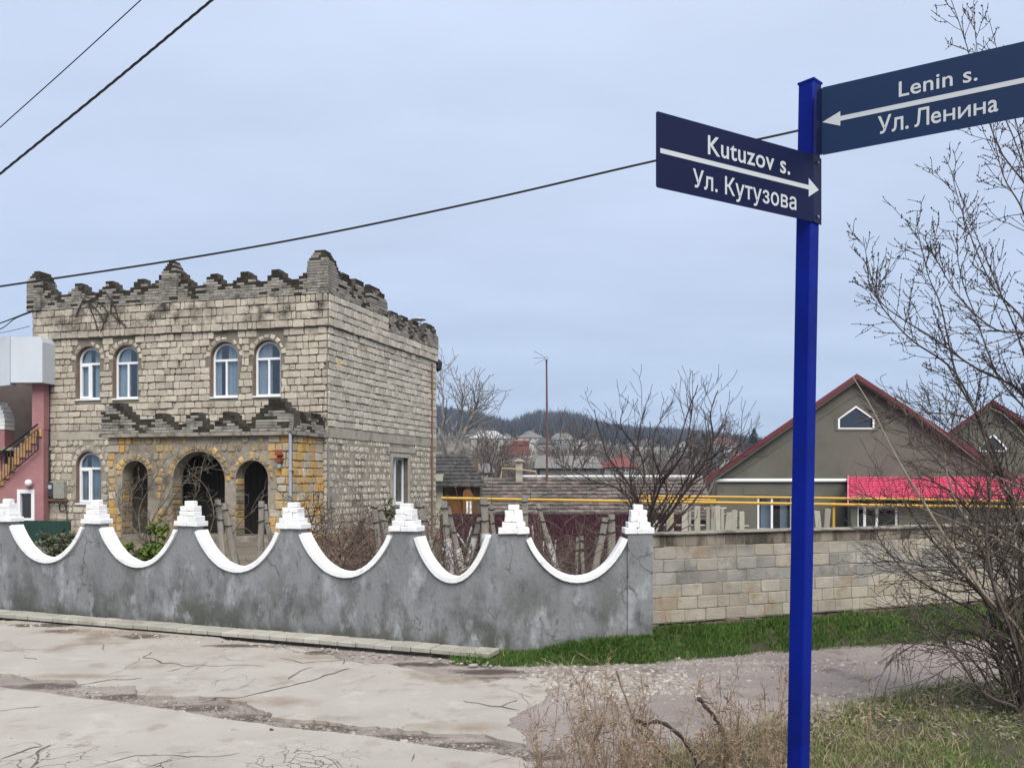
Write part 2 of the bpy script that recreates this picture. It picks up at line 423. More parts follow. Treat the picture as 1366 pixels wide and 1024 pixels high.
CRK = (.10, .085, .07)
SLABM = adv(mat('worn_concrete', (0.28, 0.2576, 0.224), (0.344, 0.32, 0.284), 1.6, .93, bump=.45, bscale=85, rnd=.05, spec=.2,
            stain=[((.20, .175, .15), .8, .54, .72), ((.38, .36, .325), 3.1, .58, .75), ((.15, .125, .105), 60, .66, .74), ((.215, .185, .15), 2.4, .60, .72), ((.20, .165, .125), 1.0, .56, .68), ((.13, .105, .085), 9, .66, .72), ((.44, .42, .38), 90, .64, .7)]),
            [(9.5, .045, CRK, [(tuple(gp(405, 1015, .04)), .16, .42)], .34, .46, 2.5), (5.5, .03, CRK, [(tuple(gp(60, 1035, .04)), .3, .7), (tuple(gp(230, 1040, .04)), .3, .5)], .40, .5, 2),
             (.9, .007, (.16, .14, .12), [], .58, .64, .6)],
            [((.085, .066, .054), [(tuple(gp(650, 903)), .75, .38), (tuple(gp(520, 885)), .55, .2), (tuple(gp(60, 836)), .7, .28), (tuple(gp(85, 844)), .5, .3), (tuple(gp(190, 851)), .5, .3), (tuple(gp(320, 864)), .8, .22), (tuple(gp(430, 873)), .5, .2)], 3.4, .57, .72),
             ((.21, .165, .125), [(tuple(gp(640, 900)), 1.3, .7), (tuple(gp(300, 940)), 1.8, .35), (tuple(gp(620, 975)), .9, .3), (tuple(gp(100, 905)), 1.2, .3), (tuple(gp(150, 845)), 2.5, .5), (tuple(gp(420, 880)), 1.5, .5)], 2.2, .62, .95)])
def ragged(px, amp=.045, step=.035):
    pts = [gp(*p) for p in px]; o = []
    for i, p in enumerate(pts):
        q = pts[(i+1) % len(pts)]; n = max(1, int((q-p).length/step))
        dirn = (q-p).normalized(); nn = Vector((-dirn.y, dirn.x, 0))
        for k in range(n):
            w = p.lerp(q, k/n); w = w+nn*amp*2.2*noise.noise(w*2.3)+nn*amp*1.0*noise.noise(w*9)+nn*amp*.5*noise.noise(w*26)
            o.append((w.x, w.y))
    return o
FLAT = lambda a, b, z: (a, z, b)
slabA = ragged([(-700, 768), (-60, 826), (100, 833), (230, 843), (330, 858), (420, 869), (483, 884), (598, 905), (640, 906), (705, 908), (724, 918), (733, 934), (705, 946), (688, 955), (678, 972), (704, 996), (640, 988), (582, 981), (532, 973), (450, 966), (366, 959), (340, 948), (329, 939), (256, 932), (190, 928), (176, 919), (102, 915), (59, 908), (0, 901), (-80, 893), (-700, 826)])
slabB = ragged([(-700, 848), (-80, 914), (0, 923), (146, 943), (267, 961), (366, 978), (500, 992), (549, 1001), (694, 1020), (760, 1060), (900, 1300), (-700, 1500)], .012)
m = MB(); prism(m, FLAT, [slabA], -.02, .022); sA = m.build('concrete_slab', SLABM, road)
m = MB(); prism(m, FLAT, [slabB], -.02, .045); sB = m.build('concrete_slab', SLABM, road)
tag(sA, 'larger cracked slab nearer the fence with a broken edge'); tag(sB, 'smooth edged slab with crazed cracks at the near side')
CRKM = mat('crack_dirt', (.085, .07, .058), (.13, .11, .09), 20, 1)
crk = MB()
def crack_line(pts, w, z):
    P = [gp(x, y, z) for x, y in pts]; o = []
    for p, q in zip(P, P[1:]):
        n = max(2, int((q-p).length/.05))
        for k in range(n):
            u = p.lerp(q, k/n); u = u+Vector((noise.noise(u*6)*.05, noise.noise(u*6+Vector((9, 9, 9)))*.09, 0)); o.append(u)
    v = []; f = []
    for i, u in enumerate(o):
        t = (o[min(i+1, len(o)-1)]-o[max(i-1, 0)]).normalized(); nn = Vector((-t.y, t.x, 0))
        ww = w*(.35+1.1*abs(noise.noise(u*4)))*(1 if 0 < i < len(o)-1 else .2)
        for s in (-1, 1): v.append((u.x+nn.x*ww*s, u.y+nn.y*ww*s, z+.003))
    f = [(2*i, 2*i+1, 2*i+3, 2*i+2) for i in range(len(o)-1)]
    crk.add(v, f)
for l, w in [([(99, 914), (150, 907), (201, 902)], .012), ([(220, 897), (252, 890)], .016), ([(355, 886), (252, 888), (215, 884), (194, 875), (200, 868)], .010),
             ([(267, 933), (330, 928), (395, 913), (439, 899), (476, 890)], .014), ([(388, 905), (395, 897), (417, 888)], .013), ([(32, 876), (56, 880)], .009),
             ([(372, 878), (400, 884), (455, 880), (500, 886)], .007), ([(620, 932), (660, 942), (700, 947)], .012), ([(665, 944), (690, 930)], .008),
             ([(440, 872), (460, 879), (455, 888)], .008), ([(135, 860), (140, 868)], .010), ([(0, 868), (60, 866), (130, 862)], .006)]:
    crack_line(l, w, .022)
for l, w in [([(0, 945), (40, 944), (72, 938)], .006), ([(0, 1012), (30, 1003), (73, 990)], .009), ([(73, 990), (50, 1006), (45, 1024), (60, 1040)], .008),
             ([(120, 1024), (180, 1008), (250, 1012), (330, 1004)], .005), ([(200, 1024), (240, 1012)], .008), ([(556, 1004), (545, 1018)], .007)]:
    crack_line(l, w, .045)
for k in range(46):      # hair cracks
    x, y = R.uniform(0, 700), R.uniform(848, 930) if k % 3 else R.uniform(985, 1020)
    if k % 3 and (x > 480 and y < 915 or y > 895+x*.11): continue
    if not k % 3 and y < 930+x*.13: continue
    pts = [(x, y)]; an = R.uniform(-.5, .5)
    for q in range(R.randint(2, 4)): an += R.uniform(-.7, .7); pts.append((pts[-1][0]+R.uniform(10, 30)*math.cos(an), pts[-1][1]+R.uniform(4, 12)*math.sin(an)))
    crack_line(pts, R.uniform(.0014, .0032), .022 if k % 3 else .045)
tag(crk.build('crack', CRKM, road), kind='stuff')

# loose stones of the verge and of the joint between the slabs
CHIP = mat('stone_chips', (.19, .165, .14), (.36, .33, .29), 12, .95, rnd=.4, bump=.3)
def chips(mb, n, where, s0, s1, z=.0):
    for _ in range(n):
        x, y = where(); s = R.uniform(s0, s1)*(1 if R.random() < .9 else 1.7); an = R.uniform(0, 6.28); ca, sa = math.cos(an), math.sin(an)
        sx, sy, sz = s*R.uniform(.7, 1.4), s*R.uniform(.5, 1), s*R.uniform(.3, .7)
        v = []
        for (a, b, c) in ((1, 0, .1), (.2, 1, 0), (-1, .1, .15), (-.1, -1, 0), (.45, .3, 1), (-.4, -.1, .9)):
            a += R.uniform(-.25, .25); b += R.uniform(-.25, .25)
            v.append((x+sx*a*ca-sy*b*sa, y+sx*a*sa+sy*b*ca, z+sz*c))
        mb.add(v, [(0, 1, 4), (1, 2, 5, 4), (2, 3, 5), (3, 0, 4, 5)])
def in_px(x0, x1, y0, y1, peak=None):
    def w():
        for _ in range(50):
            px, py = R.uniform(x0, x1), R.uniform(y0, y1)
            if peak is None or R.random() < math.exp(-((px-peak[0])/peak[2])**2-((py-peak[1])/peak[3])**2): break
        p = gp(px, py); return p.x, p.y
    return w
gm = MB()
chips(gm, 1500, in_px(690, 1050, 886, 950, (800, 910, 95, 18)), .010, .030)
chips(gm, 900, in_px(690, 1366, 860, 900, (960, 886, 260, 9)), .006, .020)
chips(gm, 420, in_px(1050, 1366, 905, 965, (1180, 935, 110, 18)), .008, .022)
chips(gm, 1500, in_px(680, 1366, 880, 1010), .003, .010)
def seam():
    px = R.uniform(60, 720); t = R.uniform(.08, .92)
    hi = interp(px, [(0, 903), (59, 910), (102, 917), (190, 930), (256, 934), (329, 941), (366, 961), (450, 968), (532, 975), (582, 983), (640, 990), (704, 999)])
    lo = interp(px, [(0, 921), (146, 941), (267, 959), (366, 976), (500, 990), (549, 999), (694, 1016)])
    p = gp(px, hi+(lo-hi)*t); return p.x, p.y
sm_ = MB(); chips(sm_, 1900, seam, .004, .012)
def rim():
    l = R.choice((slabA, slabA, slabB)); q = R.choice(l); return q[0]+R.gauss(0, .02), q[1]+R.gauss(0, .02)
chips(sm_, 1500, rim, .003, .011, .0); chips(sm_, 500, rim, .003, .009, .022); chips(gm, 130, seam, .008, .02)
tag(sm_.build('gravel', mat('dark_chips', (.13, .11, .095), (.24, .21, .18), 9, .95, rnd=.4)), kind='stuff')
def kerbside():
    a = R.uniform(-.3, 7); p = W1.P(a, .34+abs(R.gauss(0, .10)), 0); return p[0], p[1]
chips(gm, 420, kerbside, .006, .022, .02)
tag(gm.build('gravel', CHIP), kind='stuff')
DAMP = mat('damp_mud', (0.07125, 0.0544, 0.0434), (0.105, 0.0816, 0.0651), 4, .9, bump=.6, bscale=50)
# ================================================================== PLASTERED FENCE WITH SCALLOPED TOP
PLAST = adv(mat('cement_plaster', (0.1394, 0.1462, 0.1488), (0.2071, 0.2155, 0.2198), 1.7, .93, bump=.6, bscale=34, aniso=(1, 1, .55), spec=.2,
            stain=[((.215, .228, .238), 2.6, .52, .68), ((.078, .082, .074), 3.7, .46, .62, 1.0, .2), ((.066, .066, .054), 1.9, .50, .66, .6, .05), ((.062, .060, .046), 4, .38, .6, .20, .07), ((.068, .074, .075), 7, .57, .72), ((.30, .315, .325), 4.2, .55, .70), ((.085, .09, .085), 13, .60, .72)]),  # stain nearest the ground: dirt splash plus contact shade put into the colour
            [(2.0, .014, (.09, .09, .085), [], .52, .6, 1.1), (7, .05, (.11, .11, .10), [], .64, .68, 2.3)])
fence = thing('garden_fence', (FB.x, FB.y, 0), 'grey plastered garden fence with white scalloped coping and stepped brick caps', 'fence')
TH = .115; ZP = 1.148       # wall thickness, height of the grey pillar tops
pil1 = [(W1.a(5), .25), (W1.a(123.5), .25), (W1.a(249.5), .255), (W1.a(387), .25), (W1.a(538.5), .25)]
pil1 = [(pil1[0][0]+1.36*2, .25), (pil1[0][0]+1.36, .25)]+pil1
right1 = [(W1.a(537.5+16), 0)]
p2a, p2b = (W2.a(669), W2.a(702)), (W2.a(837), W2.a(868))
def scallop(a0, a1, za, zb, zlow, n=22):
    """dip between two pillar edges: elliptical, upright against the pillars"""
    o = []
    for k in range(n+1):
        x = -math.cos(math.pi*k/n); w = (1-abs(x)**2.1)**.85
        a = (a0+a1)/2+(a1-a0)/2*x
        z = (za if x < 0 else zb); o.append((a, z+(zlow-z)*w))
    return o
prof1 = []; dips = []
edges = [(a+w/2, a-w/2) for a, w in pil1]
prev = None
for (l, r) in edges:
    if prev is not None:
        s = scallop(prev, l, ZP-.055, ZP-.055, ZP-.475); dips.append((W1, s)); prof1 += [(prev, ZP)]+s+[(l, ZP)]
    prev = r
s = scallop(prev, .045, ZP-.055, ZP-.03, ZP-.475); dips.append((W1, s)); prof1 += [(prev, ZP)]+s+[(.045, ZP), (0, ZP)]
prof1 = [(edges[0][0], ZP)]+prof1
m = MB(); prism(m, W1, [prof1+[(0, -.3), (edges[0][0], -.3)]], -TH, 0); m.build('wall', PLAST, fence)
s = scallop(p2a[1], p2b[0], ZP-.055, ZP-.05, ZP-.455); dips.append((W2, s))
prof2 = [(-.0, -.3), (-.0, ZP)]+[(p2a[1], ZP)]+s+[(p2b[0], ZP), (W2L, ZP), (W2L, -.3)]
m = MB(); prism(m, W2, [prof2], -TH, 0); m.build('wall', PLAST, fence)
# end pier stands slightly proud
m = MB(); box(m, W2, p2b[0], W2L+.015, -TH-.015, .022, -.3, ZP-.001); m.build('pier', PLAST, fence)
for fr, s in dips:                                     # white coping: a band laid on each dip
    m = MB(); n = len(s); v = []
    up = []
    for i, (a, z) in enumerate(s):
        p, q = s[max(i-1, 0)], s[min(i+1, n-1)]
        tx, tz = q[0]-p[0], q[1]-p[1]; l = math.hypot(tx, tz); nxn, nz = -tz/l, tx/l
        if nz < 0: nxn, nz = -nxn, -nz
        t = .052+.005*noise.noise(Vector((a*7, z*7, 3)))
        up.append((a+nxn*t, z+nz*t))
    ring = []
    for i in range(n):
        lo, hi = s[i], up[i]; e = .006*noise.noise(Vector((lo[0]*9, 1, 5)))
        ring.append([fr.P(lo[0], .03+e, lo[1]-.002), fr.P(hi[0]*.8+lo[0]*.2, .032+e, hi[1]*.8+lo[1]*.2), fr.P(hi[0], .022, hi[1]), fr.P(hi[0], -TH-.012, hi[1]), fr.P(lo[0], -TH-.015, lo[1]-.002)])
    v = [p for r_ in ring for p in r_]
    f = [(5*i+k, 5*i+(k+1) % 5, 5*i+5+(k+1) % 5, 5*i+5+k) for i in range(n-1) for k in range(5)]
    f += [(0, 1, 2, 3, 4), tuple(5*(n-1)+k for k in (4, 3, 2, 1, 0))]
    m.add(v, f); m.build('coping', WHITE, fence)
def cap(fr, a0, a1, seed):
    """stepped stack of whitewashed bricks on a pillar"""
    rr = random.Random(seed); c = (a0+a1)/2; w = abs(a1-a0)
    root = MB(); h = .0545; z = ZP-.001
    box(root, fr, c-w/2+.09, c+w/2-.09, -TH+.04, -.04, z, z+h*4.9)
    cp = root.build('pillar_cap', WHITE, fence)
    for wid, b0, b1, nb in ((w+.06, -TH-.03, .034, 2), (w-.01, -TH-.02, .02, 2), (w-.06, -TH-.0, .008, 1.5), (w-.065, -TH+.002, .004, 2), (w-.13, -TH+.025, -.025, 1)):
        cuts = [0, 1] if nb == 1 else ([0, .36, 1] if nb == 1.5 else [0, .5+rr.uniform(-.12, .12), 1])
        for k in range(len(cuts)-1):
            m = MB(); x0, x1 = c-wid/2+wid*cuts[k], c-wid/2+wid*cuts[k+1]
            j = rr.uniform(-.006, .006)
            stone(m, fr, x0+.0006, x1-.0006, z+.0005, z+h-.0005, b0, b1+j, .006, .005, .0035)
            box(m, fr, x0+.0015, x1-.0015, b0+j, b0+.02, z+.002, z+h-.002)
            m.build('brick', WHITE, cp)
        z += h
for i, (a, w) in enumerate(pil1): cap(W1, a-w/2, a+w/2, i)
cap(W2, p2a[0], p2a[1], 20); cap(W2, p2b[0], p2b[1], 21)

# kerb strip of concrete pavers along the foot of the fence
PAVER = mat('paver', (0.2805, 0.2677, 0.2295), (0.3655, 0.3485, 0.306), 5, .93, rnd=.16, bump=.45, bscale=70, stain=[((.21, .20, .15), 3, .52, .7)])
m = MB(); box(m, W1, -.02, 14, .0, .20, -.05, .044); pave = tag(m.build('pavement', mat('kerb_bed', (.10, .085, .07), (.17, .15, .125), 8, .95, bump=.6)), kind='structure')  # bed coloured dark, painting in the shadow line under the paver overhang
a = -.05
while a < 8.6:
    m = MB(); w = R.uniform(.19, .205)
    stone(m, lambda x, b, z: W1.P(x, z, b), a+.004, a+w-.004, .012, .265+R.uniform(-.008, .008), .044, .085+R.uniform(-.004, .004), .008, .006, .003)
    m.build('paver', PAVER, pave); a += w
tag(pave, kind='structure')

# ================================================================== BLOCK WALL
BLOCK = mat('concrete_block', (0.2747, 0.246, 0.1927), (0.3526, 0.3239, 0.2665), 7, .95, rnd=.2, bump=.6, bscale=55,
            stain=[((.26, .255, .235), 1.3, .46, .62, .45, .62), ((.17, .155, .13), 1.9, .56, .72), ((.24, .20, .14), 9, .58, .72), ((.40, .38, .33), 4.5, .60, .74), ((.075, .065, .055), 2.6, .44, .62, .88, 1.04), ((.25, .19, .12), 3.5, .56, .68)])
BMORT = mat('block_mortar', (0.1955, 0.1658, 0.1275), (0.2635, 0.2253, 0.17), 6, .97, bump=.6)
bwall = thing('block_wall', tuple(BW.P(0, 0, .2)), 'unplastered wall of grey and tan concrete blocks beside the dirt road', 'wall')
m = MB(); box(m, BW, -.02, 16, -.20, -.006, .24, 1.10); m.build('wall', BMORT, bwall)
ch = .1245; z = .245
BLOCKG = mat('grey_block', (.22, .21, .19), (.30, .285, .26), 5, .95, rnd=.25, bump=.6, bscale=55, stain=[((.14, .135, .125), 2.2, .5, .66), ((.36, .33, .27), 3.1, .58, .7)])
BLOCKD = mat('streaked_block', (.15, .13, .10), (.27, .235, .185), 3, .95, rnd=.3, bump=.6, bscale=55, aniso=(1, 1, .25), stain=[((.05, .044, .036), 3.5, .48, .62)])
for c in range(7):
    a = -.02-(.12 if c % 2 else R.uniform(0, .05))
    while a < 9.5:
        w = R.uniform(.225, .25) if R.random() > .07 else R.uniform(.10, .16)
        a0 = max(a, -.02)
        if a+w-a0 > .04:
            m = MB(); stone(m, BW, a0+.0025, a+w-.0025, z+.0025, z+ch-.0025, -.06, .0+R.uniform(-.004, .004), .010, .005, .003)
            m.build('block', (BLOCK, BLOCK, BLOCK, BLOCKG, R.choice((BLOCK, BLOCKG)), BLOCK, BLOCKD)[c], bwall)
        a += w
    z += ch
m = MB(); a = -.03
while a < 10:
    w = R.uniform(.8, 1.3); stone(m, BW, a, a+w-.003, 1.112, 1.128+R.uniform(0, .005), -.23, .028+R.uniform(-.01, .01), .006, .005, .004); a += w
m.build('cap_course', mat('stained_cement', (.17, .15, .12), (.27, .245, .20), 4, .95, bump=.6, stain=[((.06, .055, .045), 3, .5, .65)]), bwall)
m = MB()
for k in range(60):
    a = -.02+k*.16; stone(m, BW, a, a+.17, -.1, .243+R.uniform(-.02, .0), -.2, -.015+R.uniform(-.03, .03), .02, .01, .02)
m.build('footing', mat('earthy_footing', (.10, .075, .055), (.19, .15, .115), 6, .98, bump=1, bscale=20), bwall)

# grass bank between the walls and the dirt road
EDGE = [(gp(x, y).x, gp(x, y).y) for x, y in [(560, 885), (640, 889), (700, 889), (850, 886), (1000, 873), (1230, 858), (1366, 852), (1700, 842), (2600, 825)]]
def wally(x):
    if x < FB.x: return W1.P((FB.x-x)/abs(W1.d.x), .0, 0)[1]
    if x < E2.x: return W2.P((x-FB.x)/W2.d.x, .0, 0)[1]
    return BW.P((x-BS.x)/BW.d.x, -.02, 0)[1]
def banktop(x): return .0+.15*smooth(FB.x-.1, E2.x+.1, x)
def bankz(x, t): return -.01+(banktop(x)+.03)*smooth(0, 1, t)+.03*noise.noise(Vector((x*2, t*2, 8)))*smooth(0, .3, t)
v = []; nxb = 160; ntb = 9
for i in range(nxb):
    x = -.75+i*.085
    e, w = interp(x, EDGE), wally(x)+.03
    for k in range(ntb):
        t = k/(ntb-1); v.append((x, e+(w-e)*t, bankz(x, t)))
f = [(i*ntb+k, (i+1)*ntb+k, (i+1)*ntb+k+1, i*ntb+k+1) for i in range(nxb-1) for k in range(ntb-1)]
BANK = mat('grassy_soil', (0.035, 0.0385, 0.014), (0.063, 0.0525, 0.0315), 5, .97, bump=1, bscale=30, stain=[((.11, .085, .06), 3, .55, .68)])
tag(mesh_obj('bank', np.array(v), f, None, BANK, smooth=True), kind='structure')

# ================================================================== STONE HOUSE
R.seed(21)
u_dir = ((-3600-CX)/F, 1.0); v_dir = ((1050-CX)/F, 1.0)
HC = pp(437, 640, 23.3); HC.z = 0
FW = Fr(HC, u_dir); RW = Fr(HC, v_dir)
FL = FW.a(57); RL = RW.a(581.5)
house = thing('stone_house', tuple(HC), 'two storey pale limestone house with stepped brick battlements behind the fence', 'house')
Z1, ZB0, ZB1, ZF, ZT, ZT2 = 0, 2.88, 3.15, 5.99, 6.9, 6.47

def px_arch(fr, x0, x1, yt, yb, b=0):
    a0, zt = fr.at(x0, yt, b); a1, zb = fr.at(x1, yb, b)
    return min(a0, a1), max(a0, a1), zb, zt
wins = [px_arch(FW, 102, 133.5, 462.5, 532), px_arch(FW, 151, 184.5, 461, 531), px_arch(FW, 281, 317.5, 456.5, 529), px_arch(FW, 338, 374.5, 454, 527.5), px_arch(FW, 101.5, 134.5, 602, 671.5)]
wholes = [arch(*w) for w in wins]
rw0, rwz1 = RW.at(523.5, 609.5); rw1, rwz0 = RW.at(544, 671)
wallp = MB()
prism(wallp, FW, [rect(0, FL, -.3, ZT-.01)]+wholes, -.38, 0)
m_wall = wallp.build('wall', MORT, house)
wr = MB()
split_a = RW.a(515.5)
prism(wr, RW, [[(0, -1.2), (RL, -1.2), (RL, ZT2-.01), (split_a, ZT2-.01), (split_a, ZT-.01), (0, ZT-.01)], rect(rw0, rw1, rwz0, rwz1)], -.38, 0)
m_wallr = wr.build('wall', MORT, house)
m = MB(); LWf = Fr(FW.P(FL, 0, 0), v_dir, True)          # the side away from us and the roof
box(m, LWf, 0.4, RL-.4, .0, .35, -.2, ZT-.3); box(m, Fr(RW.P(RL, 0, 0), u_dir), .4, FL, -.4, 0, -1.2, ZT2-.2)
prism(m, FLAT, [[FW.P(.2, -.2, 0)[:2], FW.P(FL-.2, -.2, 0)[:2], LWf.P(RL-.2, .2, 0)[:2], RW.P(RL-.2, -.2, 0)[:2]]], ZT2-.5, ZT2-.3)
m.build('back_wall', CONC, house)
def hole_hit(a0, a1, z0, z1, holes, pad):
    for (h0, h1, hz0, hz1, rnd_) in holes:
        if a1 < h0-pad or a0 > h1+pad or z1 < hz0-.02 or z0 > hz1+pad: continue
        if rnd_ and z0 > hz1-(h1-h0)/2-.1:
            c, rr, zs = (h0+h1)/2, (h1-h0)/2+pad, hz1-(h1-h0)/2
            da = max(0, abs((a0+a1)/2-c)-(a1-a0)/2); dz = max(0, (z0+z1)/2-zs-(z1-z0)/2)
            if math.hypot(da, dz) > rr: continue
        return True
    return False
stones = []       # (on-screen size, frame, arguments, material)
def px_size(fr, a0, a1, z0, z1):
    p, q = fr.P(a0, 0, z0), fr.P(a1, 0, z1)
    return abs((p[0]/p[1]-q[0]/q[1])*F)*abs((z1-z0)/p[1]*F)
def course_wall(fr, A, zs, holes, mt, pad=.02, lens=(.2, .46), gap=.012, b1=.022, proud=lambda a, z: 0, cut=.02, skip=0., rough=.016):
    for z0, z1 in zs:
        a = A[0]-R.uniform(0, .15)
        while a < A[1]-.03:
            w = R.choice((R.uniform(lens[0]*.85, lens[0]*1.12), R.uniform(lens[0], lens[1]*.75), R.uniform(lens[1]*.8, lens[1]*1.02)))
            a0, a1 = max(a, A[0]), min(a+w, A[1])
            if A[1]-a1 < .1: a1 = A[1]
            a = a1 if a1 == A[1] else a+w
            segs = [(a0, a1)]
            if hole_hit(a0, a1, z0, z1, [h for h in holes], pad):
                segs = []          # trim to the jamb if a useful piece is left
                for (h0, h1, hz0, hz1, rd) in holes:
                    if h0-pad-a0 > .09 and h0-pad < a1 and hz0 < z1 and z0 < hz1: segs = [(a0, h0-pad)]
                    if a1-(h1+pad) > .09 and h1+pad > a0 and hz0 < z1 and z0 < hz1: segs = segs+[(h1+pad, a1)]
                segs = [s for s in segs if not hole_hit(s[0]+.01, s[1]-.01, z0, z1, holes, pad*.6)]
            for s0, s1 in segs:
                if s1-s0 < .07 or R.random() < skip: continue
                pr = proud((s0+s1)/2, (z0+z1)/2)
                args = (s0+gap, s1-gap, z0+gap*.8+R.uniform(0, .006), z1-gap*.8-R.uniform(0, .006), -.03, b1+pr+R.uniform(-rough, rough), cut*R.uniform(.5, 1.5), .011, .012)
                stones.append((px_size(fr, s0, s1, z0, z1), fr, args, mt))
def vous(fr, h0, h1, hz1, n, mt, ln=.24, b1=.024, skip=.15):
    c, r0 = (h0+h1)/2, (h1-h0)/2; zs = hz1-r0
    out = []
    for k in range(n):
        if R.random() < skip: continue
        t0, t1 = math.pi*(k+.1)/n, math.pi*(k+.9)/n; L_ = ln*R.uniform(.75, 1.1)
        def P(a, b, z, t0=t0, t1=t1):        # a across the wedge, z along its radius
            t = t0+(t1-t0)*a; r = r0+.01+z
            return fr.P(c+r*math.cos(t), b, zs+r*math.sin(t))
        out.append((P, (0.0, 1.0, 0.0, L_, -.03, b1+R.uniform(-.01, .01), .12, .05, .02), mt))
    return out
def zsplit(z0, z1, n):
    e = [z0+(z1-z0)*k/n+(R.uniform(-.02, .02) if 0 < k < n else 0) for k in range(n+1)]
    return list(zip(e, e[1:]))
H = [(w[0], w[1], w[2], w[3], True) for w in wins]
Hp = [(h[0]-.11, h[1]+.11, h[2]+.95, h[3]+.13, True) for h in H]        # the ring of wedge stones
pil_a = (FW.a(237), FW.a(219)); pq = FW.a(416.5)
prf = lambda a, z: .035 if (pil_a[0] < a < pil_a[1] or a < pq) else 0
course_wall(FW, (0, FL), zsplit(ZB1, ZF, 14), H+Hp, STONE, proud=prf, b1=.036)
course_wall(FW, (0, FL), zsplit(0, ZB0, 14), H+Hp, STONE, lens=(.18, .40), cut=.045, gap=.018, skip=.04)
course_wall(RW, (0, RL), zsplit(ZB1, ZF, 14), [], STONE_R, lens=(.2, .42), b1=.036)
rh = [(rw0-.16, rw1+.16, rwz0-.12, rwz1+.45, False)]
course_wall(RW, (0, RL), zsplit(-.4, ZB0-.02, 16), rh, STONE_R, lens=(.17, .36), cut=.06, gap=.03, skip=.03, b1=.012)
# frieze, standing proud of the wall below, without the posts
FRI = .075
FL2 = FW.a(43.5, FRI)
m = MB(); box(m, FW, -FRI, FL2-.02, -.2, FRI-.002, ZF+.01, ZT); box(m, RW, -FRI+.003, split_a, -.2, FRI-.002, ZF+.012, ZT-.002); box(m, RW, split_a-.01, RL+.05, -.2, FRI-.004, ZF+.01, ZT2)
m.build('frieze', MORT, house)
course_wall(FW, (-FRI, FL2), zsplit(ZF, ZT, 4), [], STONE, b1=FRI+.03, proud=prf, lens=(.16, .44))
course_wall(RW, (-FRI, split_a), zsplit(ZF, ZT, 4), [], STONE_R, b1=FRI+.03, lens=(.2, .42))
course_wall(RW, (split_a, RL), zsplit(ZF, ZT2, 2), [], STONE_R, b1=FRI+.03, lens=(.2, .42))
vv = []
for h in H: vv += vous(FW, h[0]-.0, h[1]+.0, h[3], 9, STONE, .19, skip=.06)

# ---- porch
wp = FW.P(FW.a(431.5), 0, 0); vd = Vector((v_dir[0], v_dir[1], 0)).normalized()
lo, hi = .3, 5
for _ in range(40):
    md = (lo+hi)/2; q = Vector(wp)-vd*md
    if (q.x/q.y*F+CX) > 390: lo = md
    else: hi = md
PD = md; PC = Vector(wp)-vd*PD; PC.z = 0
PF = Fr(PC, u_dir); PS = Fr(PC, v_dir)
PL = PF.a(145)
porch_z = PF.at(390, 580)[1]+.0
par = [px_arch(PF, 163, 197, 614, 716), px_arch(PF, 230, 300, 602, 724), px_arch(PF, 314.5, 357.5, 613.5, 724)]
PH = [(p[0], p[1], .12, p[3], True) for p in par]
m = MB(); prism(m, PF, [rect(0, PL, -.2, porch_z)]+[arch(p[0], p[1], .12, p[3], 18) for p in PH], -.42, 0)
porch = m.build('porch', MORT, house)
m = MB(); box(m, PS, .425, PD-.03, -.38, -.003, -.2, porch_z-.002); m.build('side_wall', MORT, porch)
m = MB(); box(m, Fr(PF.P(PL, 0, 0), v_dir, True), .425, PD-.03, .003, .38, -.2, porch_z-.002); m.build('side_wall', MORT, porch)
m = MB(); prism(m, FLAT, [[PF.P(.1, -.1, 0)[:2], PF.P(PL-.1, -.1, 0)[:2], FW.P(FW.a(431.5)+PL-.1, .06, 0)[:2], FW.P(FW.a(431.5)+.1, .06, 0)[:2]]], .02, .10); m.build('floor', CONC, porch)
Hpp = [(h[0]-.2, h[1]+.2, 1.1, h[3]+.2, True) for h in PH]
qz = zsplit(0, porch_z, 13)
course_wall(PF, (0, .70), qz, PH+Hpp, STONE_Y, lens=(.24, .46), b1=.03)
course_wall(PF, (.70, PL-.55), qz, PH+Hpp, STONE_M, lens=(.14, .30), cut=.05, gap=.02, skip=.13)
course_wall(PF, (PL-.55, PL), qz, PH+Hpp, STONE_Y, lens=(.3, .5), b1=.03)
course_wall(PS, (0, PD-.03), zsplit(0, porch_z, 13), [], STONE_Y, lens=(.2, .36), b1=.025)
for h in PH: vv += vous(PF, h[0], h[1], h[3], 11 if h[1]-h[0] < 1 else 17, STONE_M, .22, skip=.12)
# jamb stones in the arches
for h in PH:
    JF = Fr(PF.P(h[1], 0, 0), (-PF.n.x, -PF.n.y))
    for z0, z1 in zsplit(.12, h[3]-(h[1]-h[0])/2, 9):
        stones.append((0, JF, (.02, .40, z0+.015, z1-.015, -.02, .015+R.uniform(-.01, .01), .04, .015, .012), STONE_M))

# ---- lay the stones: the largest in view one by one, the rest joined
order = sorted(range(len(stones)), key=lambda i: -stones[i][0])
single = set(order[:300]); rest = {}
for i, (s, fr, args, mt) in enumerate(stones):
    if i in single:
        m = MB(); stone(m, fr, *args); m.build('stone', mt, porch if fr in (PF, PS) else (m_wall if fr is FW else m_wallr))
    else: stone(rest.setdefault(mt.name, (MB(), mt))[0], fr, *args)
for P, args, mt in vv: stone(rest.setdefault(mt.name, (MB(), mt))[0], P, *args)
for mb_, mt in rest.values(): tag(mb_.build('stonework', mt, house), kind='stuff')

